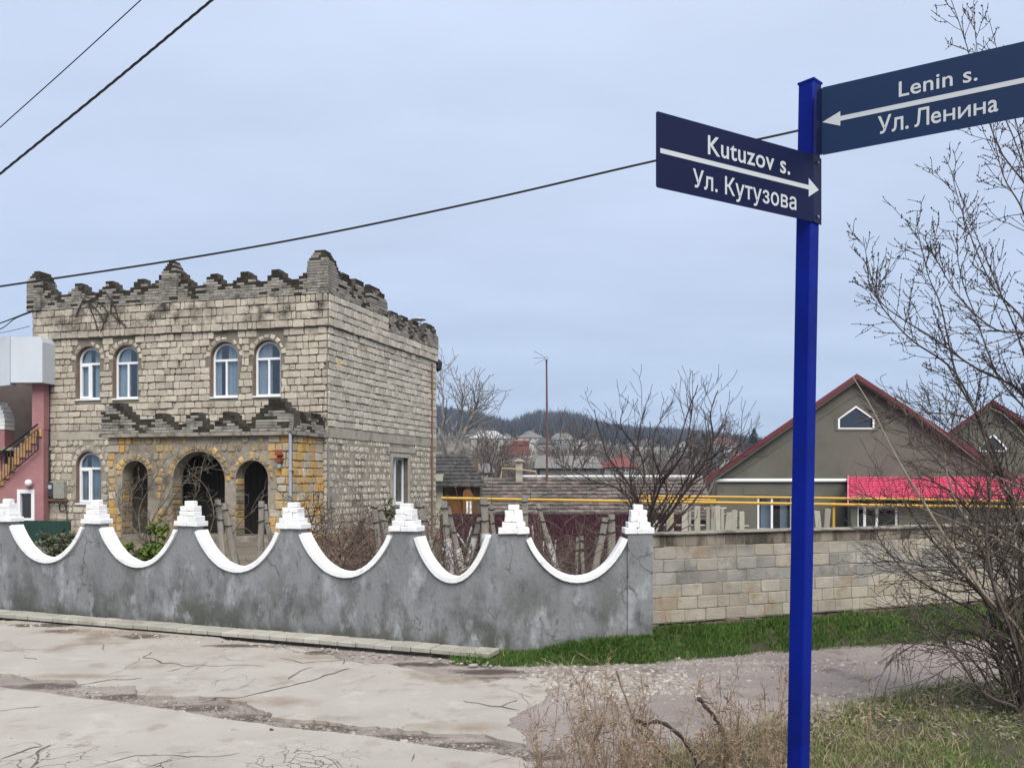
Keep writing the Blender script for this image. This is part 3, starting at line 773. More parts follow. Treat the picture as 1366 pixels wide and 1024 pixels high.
# ---- concrete floor band, window lintel and surround on the right wall
m = MB(); box(m, FW, -.02, FL+.01, -.1, .026, ZB0, ZB1); box(m, RW, -.022, RL+.02, -.1, .024, ZB0-.02, ZB1); m.build('floor_band', CONC, house)
m = MB(); box(m, RW, rw0-.5, rw1+.62, -.1, .036, rwz1+.17, rwz1+.33)
prism(m, RW, [rect(rw0-.14, rw1+.14, rwz0-.12, rwz1+.13), rect(rw0, rw1, rwz0, rwz1)], -.3, .03); m.build('lintel', CONC, house)
m = MB()
for k in range(34): stone(m, RW, k*.23, k*.23+.22, -.55, -.36+R.uniform(-.03, .03), -.1, .05+R.uniform(-.02, .03), .03)
tag(m.build('plinth', STONE_M, house), kind='stuff')

# ---- brick battlements
BH = .079
def battlement(fr, A, z0, top, th, mb, core, proud=0., steps=(.055, .028)):
    mb0 = mb
    n = int(max(top(A[0]+.0625*k) for k in range(int((A[1]-A[0])/.0625)+1))/BH)+1
    for c in range(n):
        off = .125 if c % 2 else 0; pr = proud+(steps[c] if c < len(steps) else 0)
        a = A[0]-off; cells = []
        while a < A[1]-.02:
            p, q = max(a, A[0]), min(a+.25, A[1]); a += .25
            halves = [(p, (p+q)/2), ((p+q)/2, q)]
            ok = [top((x+y)/2) >= (c+.6)*BH for x, y in halves]
            if all(ok): cells.append((p, q))
            else: cells += [h for h, k in zip(halves, ok) if k]
        for p, q in cells:
            if q-p < .05: continue
            j = R.uniform(-.008, .008); mb = bm if R.random() < max(.10, 1.05-(top((p+q)/2)-(c+1)*BH)/.30) else mb0
            stone(mb, fr, p+.005, q-.005, z0+c*BH+.006, z0+(c+1)*BH-.006, -th+j, pr+j, .01, .006, .004)
            box(core, fr, p-.004, q+.004, -th+.012, pr-.012, z0+c*BH, z0+(c+1)*BH)
            stone(mb, lambda a_, b, z, fr=fr: fr.P(a_, -b, z), p+.005, q-.005, z0+c*BH+.006, z0+(c+1)*BH-.006, th-.03, th+j*.5, .01, .006, .004)
            box(mb, fr, p+.006, q-.006, -th+.005, pr-.005, z0+c*BH+.007, z0+(c+1)*BH-.007)
def peaks(lst, valley):
    def t(a):
        h = valley
        for c, hw, top, s in lst: h = max(h, top-max(0, abs(a-c)-hw)*s)
        return h
    return t
def post(fr, a0, a1, z0, h, th0, th1, mb, core, ntop=4):
    n = int(h/BH)
    for c in range(n):
        k = max(0, c-(n-1-ntop)); s = k*.042
        p, q = a0+s, a1-s*.9; b0, b1 = th0+s*.3, th1-s*.8
        if q-p < .1: continue
        mid = (p+q)/2 if c % 2 else p+(q-p)*.36
        if c == 0: mb0 = mb
        for x, y in ((p, mid), (mid, q)):
            mb = bm if R.random() < max(.06, .95-(n-1-c)*.14) else mb0
            stone(mb, fr, x+.004, y-.004, z0+c*BH+.006, z0+(c+1)*BH-.006, b0, b1+R.uniform(-.006, .006), .01, .006, .004)
            box(mb, fr, x+.004, y-.004, b0+.001, b1-.008, z0+c*BH+.007, z0+(c+1)*BH-.007)
        box(core, fr, p+.008, q-.008, b0+.01, b1-.012, z0+c*BH, z0+(c+1)*BH)
        # side bricks seen from the right
        for sd_, al in ((-1, p), (1, q)):
            pass
bk, bc, bm = MB(), MB(), MB()
fa = lambda x: FW.a(x, .07)
pk = [(fa(x), .07, t, 1.02) for x, t in ((368, .80), (326, .80), (283, .80), (187, .80), (145, .80), (104, .80))]
pk += [(fa(228), .27, .98, 1.0), (fa(429), .2, 1.0, 1.0), (fa(47), .27, .98, 1.0)]
battlement(FW, (.0, FL2-.05), ZT, peaks(pk, .50), .25, bk, bc, .05)
p0 = fa(445) if fa(445) > -.08 else -.08
post(FW, -.08, fa(411), ZT, 1.34, -.45, .13, bk, bc)
post(FW, fa(237.5), fa(217.5), ZT, 1.32, -.33, .15, bk, bc)
post(FW, fa(57), fa(38.5), ZT, 1.30, -.5, .17, bk, bc)
ra = lambda x: RW.a(x, .05)
battlement(RW, (.02, split_a), ZT, peaks([(.15, .2, 1.0, 1.0), (ra(462), .22, .76, 2.6), (ra(480), .22, .76, 2.6), (ra(506), .3, .75, 1.4)], .20), .25, bk, bc, .05)
post(RW, ra(493), ra(515.5), ZT, .93, -.3, .09, bk, bc, 5)
battlement(RW, (split_a, RL), ZT2, peaks([(ra(526), .2, .74, 2.6), (ra(540), .2, .74, 2.6), (ra(555), .2, .74, 2.6), (ra(575), .3, .8, 1.2)], .20), .25, bk, bc, .05)
post(RW, ra(570), RL+.04, ZT2, .93, -.3, .09, bk, bc, 5)
# porch battlement on its concrete slab
SLB = MB(); box(SLB, PF, -.13, PL+.2, -.5, .16, porch_z, porch_z+.10); box(SLB, PS, -.10, PD-.03, -.5, .13, porch_z+.002, porch_z+.098)
prism(SLB, FLAT, [[PF.P(.3, -.3, 0)[:2], PF.P(PL+.1, -.3, 0)[:2], FW.P(FW.a(431.5)+PL+.1, .06, 0)[:2], FW.P(FW.a(431.5)+.3, .06, 0)[:2]]], porch_z+.004, porch_z+.096)
SLB.build('roof_slab', mat('stained_slab', (.20, .18, .15), (.29, .26, .22), 4, .95, bump=.6, stain=[((.05, .045, .038), 3, .5, .64)]), porch)
pf = lambda x: PF.a(x, .12)
pz = porch_z+.10
battlement(PF, (-.10, PL+.18), pz, peaks([(pf(257.5), .1, .53, 1.0), (pf(303), .1, .53, 1.0), (pf(211.5), .1, .53, 1.0), (pf(194), .12, .40, 1.2), (pf(367), .17, .86, 1.0), (pf(152), .2, .84, 1.0)], .20), .24, bk, bc, .11, (.045, .02))
post(PF, pf(159.5), pf(137), pz, .74, -.36, .17, bk, bc, 3)
post(PF, pf(386), pf(341), pz, .62, -.3, .13, bk, bc, 2)
battlement(PS, (-.08, PD-.05), pz, peaks([(PS.a(402, .1), .16, .53, 1.2), (PS.a(424, .1), .2, .56, .9)], .22), .24, bk, bc, .08, (.045, .02))
tag(bk.build('brickwork', BRICK, house), kind='stuff'); tag(bm.build('brickwork', MOSSB, house, ), kind='stuff'); bc.build('brick_core', BRICKM, house)

# ---- dark boarded panels added behind the porch arches, standing in for the shade inside
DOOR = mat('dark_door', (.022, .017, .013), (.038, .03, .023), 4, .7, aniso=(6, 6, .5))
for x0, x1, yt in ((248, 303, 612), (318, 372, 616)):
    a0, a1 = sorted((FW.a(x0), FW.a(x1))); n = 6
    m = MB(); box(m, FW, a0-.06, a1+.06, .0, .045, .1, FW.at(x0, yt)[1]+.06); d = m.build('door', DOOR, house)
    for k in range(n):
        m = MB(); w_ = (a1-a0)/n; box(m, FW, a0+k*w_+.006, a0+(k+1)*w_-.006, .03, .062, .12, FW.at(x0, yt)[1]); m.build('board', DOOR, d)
# ---- windows
REV = mat('brown_reveal', (.12, .075, .055), (.2, .14, .11), 8, .9, bump=.4)
CG = [.02, -.12, .10, -.15, .14]
def ring_prism(mb, fr, outer, t, b0, b1, shrink):
    prism(mb, fr, [outer, shrink], b0, b1)
def arch_window(fr, w, wide_sash=False, dark=False):
    a0, a1, z0, z1 = w; dep = -.13
    a0i, a1i, z0i, z1i = a0+.035, a1-.012, z0+.01, z1-.03
    t = .055; zt = z0i+(z1i-z0i)*.685
    m = MB(); prism(m, fr, [arch(a0i, a1i, z0i, z1i, 20), arch(a0i+t, a1i-t, zt+t*.6, z1i-t, 20), rect(a0i+t, (a0i+a1i)/2-t*.5, z0i+t, zt-t*.6), rect((a0i+a1i)/2+t*.5, a1i-t, z0i+t, zt-t*.6)], dep-.06, dep)
    win = m.build('window', PVC, house)
    c = (a0i+a1i)/2
    if wide_sash:
        m = MB(); prism(m, fr, [rect(c+t*.3, a1i-t*.6, z0i+t*.6, zt-t*.3), rect(c+t*1.3, a1i-t*1.7, z0i+t*1.7, zt-t*1.4)], dep-.05, dep+.022); m.build('sash', PVC, win)
    for hole in (arch(a0i+t*.9, a1i-t*.9, zt+t*.5, z1i-t*.9, 16), rect(a0i+t*.9, c-t*.4, z0i+t*.9, zt-t*.5), rect(c+t*.4, a1i-t*.9, z0i+t*.9, zt-t*.5)):
        m = MB(); prism(m, fr, [hole], dep-.036, dep-.03); m.build('pane', GLASS, win)
    m = MB(); box(m, fr, a0-.02, a1+.02, dep-.02, .035, z0-.035, z0+.008); m.build('sill', PVC, win)
    # lace curtain in folds behind the glass, with a gap
    m = MB(); n = 40; gc = c+CG.pop(0); gw = R.uniform(.06, .12); g0, g1 = gc-gw, gc+gw
    col_ = []
    for i in range(n+1):
        a = a0i+(a1i-a0i)*i/n; b = dep-.11+.018*math.sin(i*1.7)+.008*math.sin(i*.6+a)
        col_.append((a, b))
    for (p, q) in zip(col_, col_[1:]):
        if g0 < (p[0]+q[0])/2 < g1: continue
        m.add([fr.P(p[0], p[1], z0i), fr.P(q[0], q[1], z0i), fr.P(q[0], q[1], z1i-.02), fr.P(p[0], p[1], z1i-.02)], [(0, 1, 2, 3)], .5)
    m.build('curtain', DARKLACE if dark else LACE, win, smooth=False)
    m = MB(); P = fr.P
    prism(m, fr, [rect(a0+.0, a1-.0, z0, z1)], -.9, -.88)
    for q in ((a0-.03, a0), (a1, a1+.03)): box(m, fr, q[0], q[1], -.9, -.385, z0, z1)
    box(m, fr, a0-.03, a1+.03, -.9, -.385, z1, z1+.02); box(m, fr, a0-.03, a1+.03, -.9, -.385, z0-.02, z0)
    m.build('room', GLASSDARK, win)
    m = MB(); o1 = arch(a0+.002, a1-.002, z0, z1-.002, 20); o2 = arch(a0+.006, a1-.006, z0-.0, z1-.006, 20)
    n = len(o1); m.add([fr.P(p[0], -.002, p[1]) for p in o2]+[fr.P(p[0], -.37, p[1]) for p in o2], [(i, (i+1) % n, n+(i+1) % n, n+i) for i in range(n)], .5)
    m.build('reveal', REV, win)
DARKLACE = mat('shaded_blind', (.20, .22, .25), (.30, .32, .35), 30, .9, aniso=(.2, .2, 3))
for i, w in enumerate(wins): arch_window(FW, w, i in (0, 4), i == 4)
# right wall window, deep in its opening
m = MB(); c = rw0+(rw1-rw0)*.45; dep = -.16
prism(m, RW, [rect(rw0, rw1, rwz0, rwz1), rect(rw0+.07, c-.04, rwz0+.07, rwz1-.07), rect(c+.04, rw1-.07, rwz0+.07, rwz1-.07)], dep-.06, dep)
win = m.build('window', PVC, house)
for h in (rect(rw0+.06, c-.03, rwz0+.06, rwz1-.06), rect(c+.03, rw1-.06, rwz0+.06, rwz1-.06)):
    m = MB(); prism(m, RW, [h], dep-.036, dep-.03); m.build('pane', GLASS, win)
m = MB(); box(m, RW, rw0-.03, rw1+.03, -1.0, -.98, rwz0, rwz1)
for q in ((rw0-.04, rw0-.01), (rw1+.01, rw1+.04)): box(m, RW, q[0], q[1], -1, -.385, rwz0, rwz1)
box(m, RW, rw0, rw1, -1, -.385, rwz1, rwz1+.02); box(m, RW, rw0, rw1, -1, -.385, rwz0-.02, rwz0); m.build('room', GLASSDARK, win)
m = MB(); box(m, RW, rw0-.03, rw1+.01, -.15, .05, rwz0-.04, rwz0+.003); m.build('sill', PVC, win)

# ---- pipes, meter boxes, cables on the house
BLACK = mat('black_rubber', (.012, .012, .013), (.02, .02, .02), 5, .6)
ZINC = mat('galvanised_pipe', (0.288, 0.32, 0.376), (0.368, 0.4, 0.448), 6, .45, metal=.3, spec=.5)
RUST = mat('rusty_pipe', (.12, .07, .045), (.18, .11, .07), 9, .85, bump=.3)
a, z = FW.at(64.5, 452, .1)
m = MB(); tube(m, [FW.P(a, .10, 5.9), FW.P(a, .06, 5.6), FW.P(a+.02, .06, 3.4), FW.P(a-.01, .07, 1.7)], .035, 6); m.build('conduit', BLACK, house)
a0 = FW.a(46); m = MB(); tube(m, [FW.P(a0, .12, 6.02), FW.P(a+.15, .12, 6.03), FW.P(a+.03, .11, 5.95), FW.P(a, .1, 5.8)], .03, 5); m.build('cable', BLACK, house)
a, z0 = PF.at(387.3, 676, .13); m = MB(); tube(m, [PF.P(a, .13, -.1), PF.P(a, .13, porch_z-.02), PF.P(a, .13, porch_z+.03)], .042, 10); m.build('downpipe', ZINC, porch)
for zz in (.9, 1.9):
    m = MB(); box(m, PF, a-.055, a+.055, .0, .18, zz, zz+.03); m.build('bracket', ZINC, porch)
a = RW.a(574.5); m = MB(); tube(m, [RW.P(a, .06, -.6), RW.P(a+.0, .06, ZF-.1)], .035, 6); m.build('waste_pipe', RUST, house)
a = RW.a(429+1.5); m = MB(); tube(m, [RW.P(-.04, .06, .1), RW.P(-.04, .06, 2.7)], .022, 5); m.build('cable', mat('grey_cable', (.18, .18, .19)), house)
a, z = RW.at(558, 430, -1.2)
m = MB(); lathe(m, RW.P(a, -1.2, 0), [(.13, ZT2-.4), (.13, z-.02)], 10); lathe(m, RW.P(a, -1.2, 0), [(.30, z+.10), (.28, z+.13), (.05, z+.17)], 12)
for k in range(3):
    an = k*2.1; p = RW.P(a, -1.2, 0); tube(m, [(p[0]+.1*math.cos(an), p[1]+.1*math.sin(an), z-.05), (p[0]+.12*math.cos(an), p[1]+.12*math.sin(an), z+.11)], .012, 4)
m.build('flue', ZINC, house)
m = MB(); box(m, RW, *(RW.a(449.5), RW.a(453)), .0, .035, RW.at(450, 491)[1], RW.at(450, 481)[1]); m.build('patch', mat('yellow_foam', (.45, .28, .04), (.5, .35, .07), 9, .9), house)
m = MB(); a, z = RW.at(584, 487); lathe(m, RW.P(RL+.1, .05, z), [(.03, -.25), (.13, -.15), (.15, .1), (.05, .2)], 8); m.build('wall_lamp', BLACK, house)
# meter boxes
a1, z1 = FW.at(70, 641); a2, z2 = FW.at(85, 667)
mt = thing('meter_box', FW.P((a1+a2)/2, .1, z2), 'grey meter box and cable coil mounted low on the left of the stone house', 'meter box')
m = MB(); stone(m, FW, FW.a(90), FW.a(76), z2+.05, z1, .0, .16, .02, .012, 0); m.build('cabinet', mat('meter_grey', (.20, .20, .17), (.26, .26, .23), 8, .6), mt)
m = MB(); stone(m, FW, FW.a(75), FW.a(65), z2+.1, z1-.05, .0, .13, .03, .02, 0); m.build('meter', mat('meter_dark', (.03, .035, .04), (.06, .065, .07), 8, .4), mt)
m = MB(); box(m, FW, FW.a(73.5), FW.a(69), .135, .15, z1-.25, z1-.13); m.build('dial', mat('meter_face', (.35, .42, .48), None, 5, .3), mt)
m = MB(); box(m, FW, FW.a(92), FW.a(63), .0, .12, z2-.02, z2+.04); m.build('shelf', RUST, mt)
m = MB(); c = FW.at(86, 676); tube(m, [FW.P(c[0]+.12*math.cos(t*.6), .08+.01*math.sin(t), c[1]+.14*math.sin(t*.6)) for t in range(22)], .016, 4)
tube(m, [FW.P(FW.a(91), .06, z2), FW.P(FW.a(91), .05, .2)], .012, 4); m.build('cable', BLACK, mt)
# red lantern / bird box on the porch corner
a, z = PF.at(375, 618)
lan = thing('bird_box', PF.P(a, .05, z), 'small red wall box with a pale green base fixed to the yellow porch corner', 'bird box')
RED = mat('faded_red', (0.1925, 0.0385, 0.01925), (0.231, 0.066, 0.0385), 9, .8)
m = MB(); box(m, PF, a-.05, a+.05, .03, .13, z+.06, z+.22); m.build('body', RED, lan)
m = MB(); prism(m, PF, [[(a-.09, z+.22), (a+.09, z+.22), (a+.03, z+.36), (a-.03, z+.36)]], .03, .2); prism(m, PF, [[(a-.09, z+.04), (a+.08, z+.02), (a+.06, z+.09), (a-.09, z+.1)]], .03, .2); m.build('roof', RED, lan)
m = MB(); lathe(m, PF.P(a+.0, .1, z-.12), [(.05, 0), (.06, .06), (.04, .13)], 8); m.build('base', mat('pale_green', (.28, .36, .31), None, 4, .7), lan)

# ================================================================== PINK HOUSE ON THE LEFT
R.seed(31)
KF = Fr(pp(60, 640, 25.3)*1, (-1, .06, 0)); KF.O.z = 0
pink = thing('pink_house', tuple(KF.O), 'pink rendered house with white balcony box and outside stair at the left edge', 'house')
PINK = mat('pink_render', (0.253, 0.1183, 0.1238), (0.286, 0.143, 0.1458), 3, .85, bump=.3, stain=[((.34, .17, .17), 1.2, .5, .7)])
SHEET = mat('white_cladding', (0.4389, 0.4788, 0.5187), (0.4788, 0.5121, 0.5453), 2, .5)
def kz(y, px=40, b=0): return KF.at(px, y, b)[1]
ka = lambda x, b=0: KF.a(x, b)
zb = kz(600)
m = MB()
st = [(ka(58), -.3), (ka(58), kz(572))]
nst = 8; xs_ = [54-i*7.2 for i in range(nst)]; 
for i, x in enumerate(xs_):
    y = 573+i*9.3; st += [(ka(x), kz(y)), (ka(x), kz(y+9.3))]
st += [(ka(-60), kz(573+nst*9.3)), (ka(-60), -.3)]
dx0, dx1, dz0, dz1 = ka(46.5), ka(23.5), kz(695), kz(652.5)
prism(m, KF, [st, rect(dx0, dx1, dz0, dz1)], -.25, 0)
m.build('wall', PINK, pink)
m = MB(); box(m, KF, ka(58.5), ka(43), -.4, .01, kz(572)-.01, kz(508)); m.build('column', PINK, pink)
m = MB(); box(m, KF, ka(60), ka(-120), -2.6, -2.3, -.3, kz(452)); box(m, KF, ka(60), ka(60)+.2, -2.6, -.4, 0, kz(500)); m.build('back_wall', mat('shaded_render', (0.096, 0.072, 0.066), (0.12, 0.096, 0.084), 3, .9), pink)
m = MB(); box(m, KF, ka(62), ka(-120), -2.6, -.26, kz(600), kz(596)); m.build('landing', CONC, pink)
for i, x in enumerate(xs_):
    m = MB(); y = 573+i*9.3; box(m, KF, ka(x)-.06, ka(x)+.30, -1.2, .05, kz(y)-.21, kz(y)+.02); m.build('stair_tread', mat('ochre_tile', (.40, .22, .10), (.46, .27, .13), 6, .8) if i == 0 else bpy.data.materials['ochre_tile'], pink)
m = MB(); prism(m, KF, [[(ka(56.5, .35), kz(510, 40, .35)), (ka(14, .35), kz(510, 40, .35)), (ka(14, .35), kz(449, 40, .35)), (ka(54, .35), kz(449, 40, .35)), (ka(56.5, .35), kz(456, 40, .35))]], -2.3, .35); bal = m.build('balcony', SHEET, pink)
m = MB(); P = KF.P; x0 = ka(13.5, .35); 
v = [P(x0, .36, kz(513, 40, .35)), P(ka(-80), -.6, kz(516, 40, .35)), P(ka(-80), -.6, kz(446, 40, .35)), P(x0, .36, kz(448, 40, .35))]
v += [(p[0], p[1]+.3, p[2]) for p in v]; m.add(v, [(0, 1, 2, 3), (4, 7, 6, 5), (0, 4, 5, 1), (2, 6, 7, 3), (0, 3, 7, 4), (1, 5, 6, 2)]); m.build('balcony_side', SHEET, pink)
m = MB(); prism(m, KF, [rect(dx0, dx1, dz0, dz1), rect(dx0+.10, dx1-.10, dz0+.1, dz1-.12)], -.1, .03); w = m.build('window', PVC, pink)
m = MB(); box(m, KF, dx0+.08, dx1-.08, -.06, -.05, dz0+.08, dz1-.1); m.build('pane', GLASS, w)
m = MB(); box(m, KF, dx0, dx1, -.8, -.78, dz0, dz1); m.build('room', GLASSDARK, w)
m = MB(); p = KF.P(ka(38, .15), .15, kz(644)); lathe(m, p, [(.02, -.11), (.08, -.08), (.11, 0), (.08, .08), (.02, .11)], 12); m.build('globe_lamp', PVC, pink, smooth=True)
m = MB(); p = KF.P(ka(38, .15), .06, kz(644)); box(m, KF, ka(39), ka(37), 0, .06, kz(648), kz(640)); m.build('lamp_bracket', BLACK, pink)
# iron railing of the stair
m = MB(); b = .13
tube(m, [KF.P(ka(54), b, kz(566)), KF.P(ka(-6), b, kz(612))], .03, 5); m.build('handrail', BLACK, pink)
m = MB(); tube(m, [KF.P(ka(54), b, kz(573)), KF.P(ka(-6), b, kz(619))], .015, 4); tube(m, [KF.P(ka(54), b, kz(600)), KF.P(ka(-6), b, kz(651))], .02, 4); m.build('rail', BLACK, pink)
for i in range(15):
    x = 54-i*4.0; m = MB(); y0 = 573+(54-x)*.767; y1 = 600+(54-x)*.85
    tube(m, [KF.P(ka(x), b, kz(y0)), KF.P(ka(x), b, kz(y1))], .028 if i in (0, 9) else .012, 4); m.build('baluster', BLACK, pink)
# second, nearer pink pillar with a white stepped brick cap
gp0 = thing('gate_pillar', tuple(pp(0, 640, 26.1)), 'pink pillar topped by stacked white bricks, behind the stair railing', 'pillar'); QF = Fr(pp(6, 640, 26.1), (-1, 0, 0)); QF.O.z = 0
qz_ = lambda y: QF.at(8, y)[1]
m = MB(); box(m, QF, 0, .6, -.5, 0, -.3, qz_(573)); m.build('shaft', PINK, gp0)
for k in range(7):
    s = [0, -.0, .0, .03, .07, .14, .22][k]; m = MB(); y = 573-k*5.3
    stone(m, QF, -.02+s, .66-s, qz_(y)+.005, qz_(y-5.3)-.003, -.5, .03-s*.4, .015, .01, .004); m.build('brick', WHITE, gp0)
# green sheet fence at the foot
GF = Fr(pp(93, 640, 20.6), (-1, .1, 0)); GF.O.z = 0
gf = thing('sheet_fence', tuple(GF.O), 'dark green corrugated metal fence in front of the pink house', 'fence')
GREEN = mat('green_sheet', (.012, .035, .028), (.018, .045, .035), 4, .5)
gz = GF.at(70, 694)[1]
m = MB(); pts = []; n = 130
for i in range(n+1):
    a = i*.012*1.6; pts.append((a, .02 if (i//3) % 2 else 0.0))
v = [GF.P(a, b, -.2) for a, b in pts]+[GF.P(a, b, gz) for a, b in pts]
m.add(v, [(i, i+1, n+2+i, n+1+i) for i in range(n)]); m.build('sheet_panel', GREEN, gf)
for a in (.02, 1.2, 2.4):
    m = MB(); box(m, GF, a, a+.06, -.08, -.02, -.2, gz-.02); m.build('fence_post', GREEN, gf)

# ================================================================== GREY GABLED HOUSE ON THE RIGHT
R.seed(41)
GY = 33.0
GF_ = Fr((pp(955, 640, GY).x, GY, 0), (1, 0, 0), sh=.41)
def g(x, y, b=0): return GF_.at(x, y, b)
REND = mat('grey_render', (0.09187, 0.08934, 0.07258), (0.1181, 0.1153, 0.0959), 1.2, .93, bump=.3, bscale=25, stain=[((.065, .064, .05), .6, .5, .7), ((.125, .125, .10), 2.2, .62, .75)])
REDM = mat('red_metal', (0.0805, 0.0077, 0.0105), (0.098, 0.0105, 0.014), 3, .45, spec=.5)
PINKT = mat('crimson_tile_sheet', (0.6345, 0.143, 0.2375), (0.756, 0.22, 0.342), 3, .38, spec=.5)
gh = thing('gabled_house', (GF_.O.x+5, GY, -1.3), 'grey rendered house with a wide gable and thin red roof edges', 'house')
def gable_house(root, fr, xl, xa, xr, ye, ya, depth, hole, over=.35):
    (al, ze), (aa, za), (ar, _) = fr.at(xl, ye), fr.at(xa, ya), fr.at(xr, ye)
    m = MB(); prism(m, fr, [[(al+.25, -1.6), (ar-.25, -1.6), (ar-.25, ze+.1), (aa, za-.16), (al+.25, ze+.1)]]+hole, -.3, 0); m.build('wall', REND, root)
    m = MB()
    box(m, fr, al+.25, ar-.25, -depth, -depth+.2, -1.6, ze); box(m, fr, al+.25, al+.5, -depth, -.3, -1.6, ze); box(m, fr, ar-.5, ar-.25, -depth, -.3, -1.6, ze); m.build('back_wall', REND, root)
    rf = MB(); t = .10
    prism(rf, fr, [[(al-.1, ze-.03), (aa, za), (aa, za+t*1.2), (al-.1, ze-.03+t*1.2)]], -depth, over); prism(rf, fr, [[(aa, za), (ar+.1, ze-.03), (ar+.1, ze-.03+t*1.2), (aa, za+t*1.2)]], -depth, over)
    r_ = rf.build('roof', REDM, root)
    m = MB(); prism(m, fr, [[(al-.12, ze-.13), (aa, za-.09), (aa, za+t*1.25), (al-.12, ze-.03+t*1.25)]], over+.003, over+.05); prism(m, fr, [[(aa, za-.09), (ar+.1, ze-.13), (ar+.1, ze-.03+t*1.25), (aa, za+t*1.25)]], over+.003, over+.05)
    m.build('barge_board', REDM, r_)
    m = MB(); prism(m, fr, [[(al+.2, ze-.02), (aa, za-.16), (aa, za-.02), (al-.05, ze-.02)]], .0, over-.01); prism(m, fr, [[(aa, za-.16), (ar-.2, ze-.02), (ar+.05, ze-.02), (aa, za-.02)]], .0, over-.01); m.build('soffit', REND, r_)
    # shallow plaster band following the verge
    m = MB(); s = .62
    for (p, q) in (((al+.35, ze+.12), (aa, za-.24)), ((aa, za-.24), (ar-.35, ze+.12))):
        prism(m, fr, [[p, q, (q[0], q[1]-.42), (p[0]+(.55 if p[0] < aa else 0), p[1]-(0 if p[0] < aa else .42)) if p[0] < aa else (p[0], p[1]-.42)][:4]] if p[0] < aa else [[p, q, (q[0]-.55, q[1]), (p[0], p[1]-.42)]], -.02, .028)
    m.build('verge_band', REND, root)
    return al, ar, aa, ze, za
wl, wr_ = g(1010, 660)[0], g(1056, 660)[0]; wt, wb = g(1020, 660)[1], g(1020, 707)[1]
pa = [g(1118, 572), g(1166.5, 572), g(1166.5, 558.5), g(1142, 541), g(1118, 558.5)]
al, ar, aa, ze, za = gable_house(gh, GF_, 948.5, 1143, 1352, 640, 504, 10, [rect(wl, wr_, wb, wt), pa])
def plain_window(root, fr, a0, a1, z0, z1, cuts, t=.07, dep=-.1, fm=PVC):
    holes = []; e = [a0+t]+[c for c in cuts]+[a1-t]
    for i in range(len(e)-1): holes.append(rect(e[i]+(t*.6 if i else 0), e[i+1]-(t*.6 if i < len(e)-2 else 0), z0+t, z1-t))
    m = MB(); prism(m, fr, [rect(a0, a1, z0, z1)]+holes, dep-.06, dep); w = m.build('window', fm, root)
    for h in holes:
        m = MB(); prism(m, fr, [h], dep-.04, dep-.03); m.build('pane', GLASS, w)
    m = MB(); prism(m, fr, [rect(a0-.02, a1+.02, z0-.02, z1+.02)], -1.1, -1.08)
    box(m, fr, a0-.04, a0-.01, -1.1, -.305, z0, z1); box(m, fr, a1+.01, a1+.04, -1.1, -.305, z0, z1); box(m, fr, a0, a1, -1.1, -.305, z1, z1+.02); box(m, fr, a0, a1, -1.1, -.305, z0-.02, z0); m.build('room', GLASSDARK, w)
    m = MB(); box(m, fr, a0-.06, a1+.06, dep, .06, z0-.05, z0+.002); m.build('sill', PVC, w)
    return w
w = plain_window(gh, GF_, wl, wr_, wb, wt, [wl+(wr_-wl)*.42])
m = MB(); box(m, GF_, wl+.1, wl+.5, -.35, -.33, wb, wt); box(m, GF_, wr_-.5, wr_-.2, -.4, -.38, wb, wt); m.build('curtain', DARKLACE, w)
m = MB()
prism(m, GF_, [rect(wl-.55, wr_+.5, wt+.0, wt+.42)], -.01, .025); m.build('lintel_band', REND, gh)
c = (sum(p[0] for p in pa)/5, sum(p[1] for p in pa)/5+.0)
m = MB(); prism(m, GF_, [pa, [(c[0]+(p[0]-c[0])*.9, c[1]+(p[1]-c[1])*.86) for p in pa]], -.12, .03); w = m.build('window', PVC, gh)
m = MB(); prism(m, GF_, [[(c[0]+(p[0]-c[0])*.93, c[1]+(p[1]-c[1])*.9) for p in pa]], -.08, -.07); m.build('pane', GLASS, w)
m = MB(); prism(m, GF_, [pa], -.9, -.88); m.build('room', GLASSDARK, w)
m = MB(); q = [(c[0]+(p[0]-c[0])*1.17, c[1]+(p[1]-c[1])*1.22) for p in pa]; prism(m, GF_, [q, [(c[0]+(p[0]-c[0])*1.003, c[1]+(p[1]-c[1])*1.003) for p in pa]], -.01, .022); m.build('surround', REND, gh)
m = MB(); z = g(1000, 640.5)[1]; tube(m, [GF_.P(al+.15, .06, z), GF_.P(g(1131, 640)[0], .06, z)], .075, 8); m.build('gutter', PVC, gh)
# lean-to with a stamped tile-pattern roof
AF = Fr((pp(1131.5, 640, 30.6).x, 30.6, 0), (1, 0, 0))
zt_, zb_ = GF_.at(1140, 636)[1], AF.at(1140, 669)[1]
ax1 = 11.5; nu, rows = 46*6, 9
v = []; f = []
per = .215; n_u = int(ax1/per*6)
for r_ in range(rows):
    for e in (0, 1):
        t = (r_+e)/rows
        for i in range(n_u+1):
            a = i*per/6; wv = .05*(abs(math.cos(math.pi*i/6))**.7)
            Y = GY-.02+(30.6-.45-GY)*t+(.10 if e == 0 and r_ else 0); z = zt_+(zb_-zt_)*t+wv+(-.03 if e == 0 else .06)
            v.append((AF.O.x+a+.41*(Y-30.6), Y, z))
n1 = n_u+1
for r_ in range(rows):
    b0 = r_*2*n1
    for i in range(n_u):
        f.append((b0+i, b0+i+1, b0+n1+i+1, b0+n1+i))
        if r_ < rows-1: f.append((b0+n1+i, b0+n1+i+1, b0+2*n1+i+1, b0+2*n1+i))
lean = mesh_obj('tiled_roof', np.array(v)-np.array(WL[gh.name]), f, None, PINKT, gh, WL[gh.name])
m = MB(); box(m, AF, -.03, .02, -2.4, .45, -0, 0); 
P_ = lambda a, b, z: (AF.O.x+a, b, z)
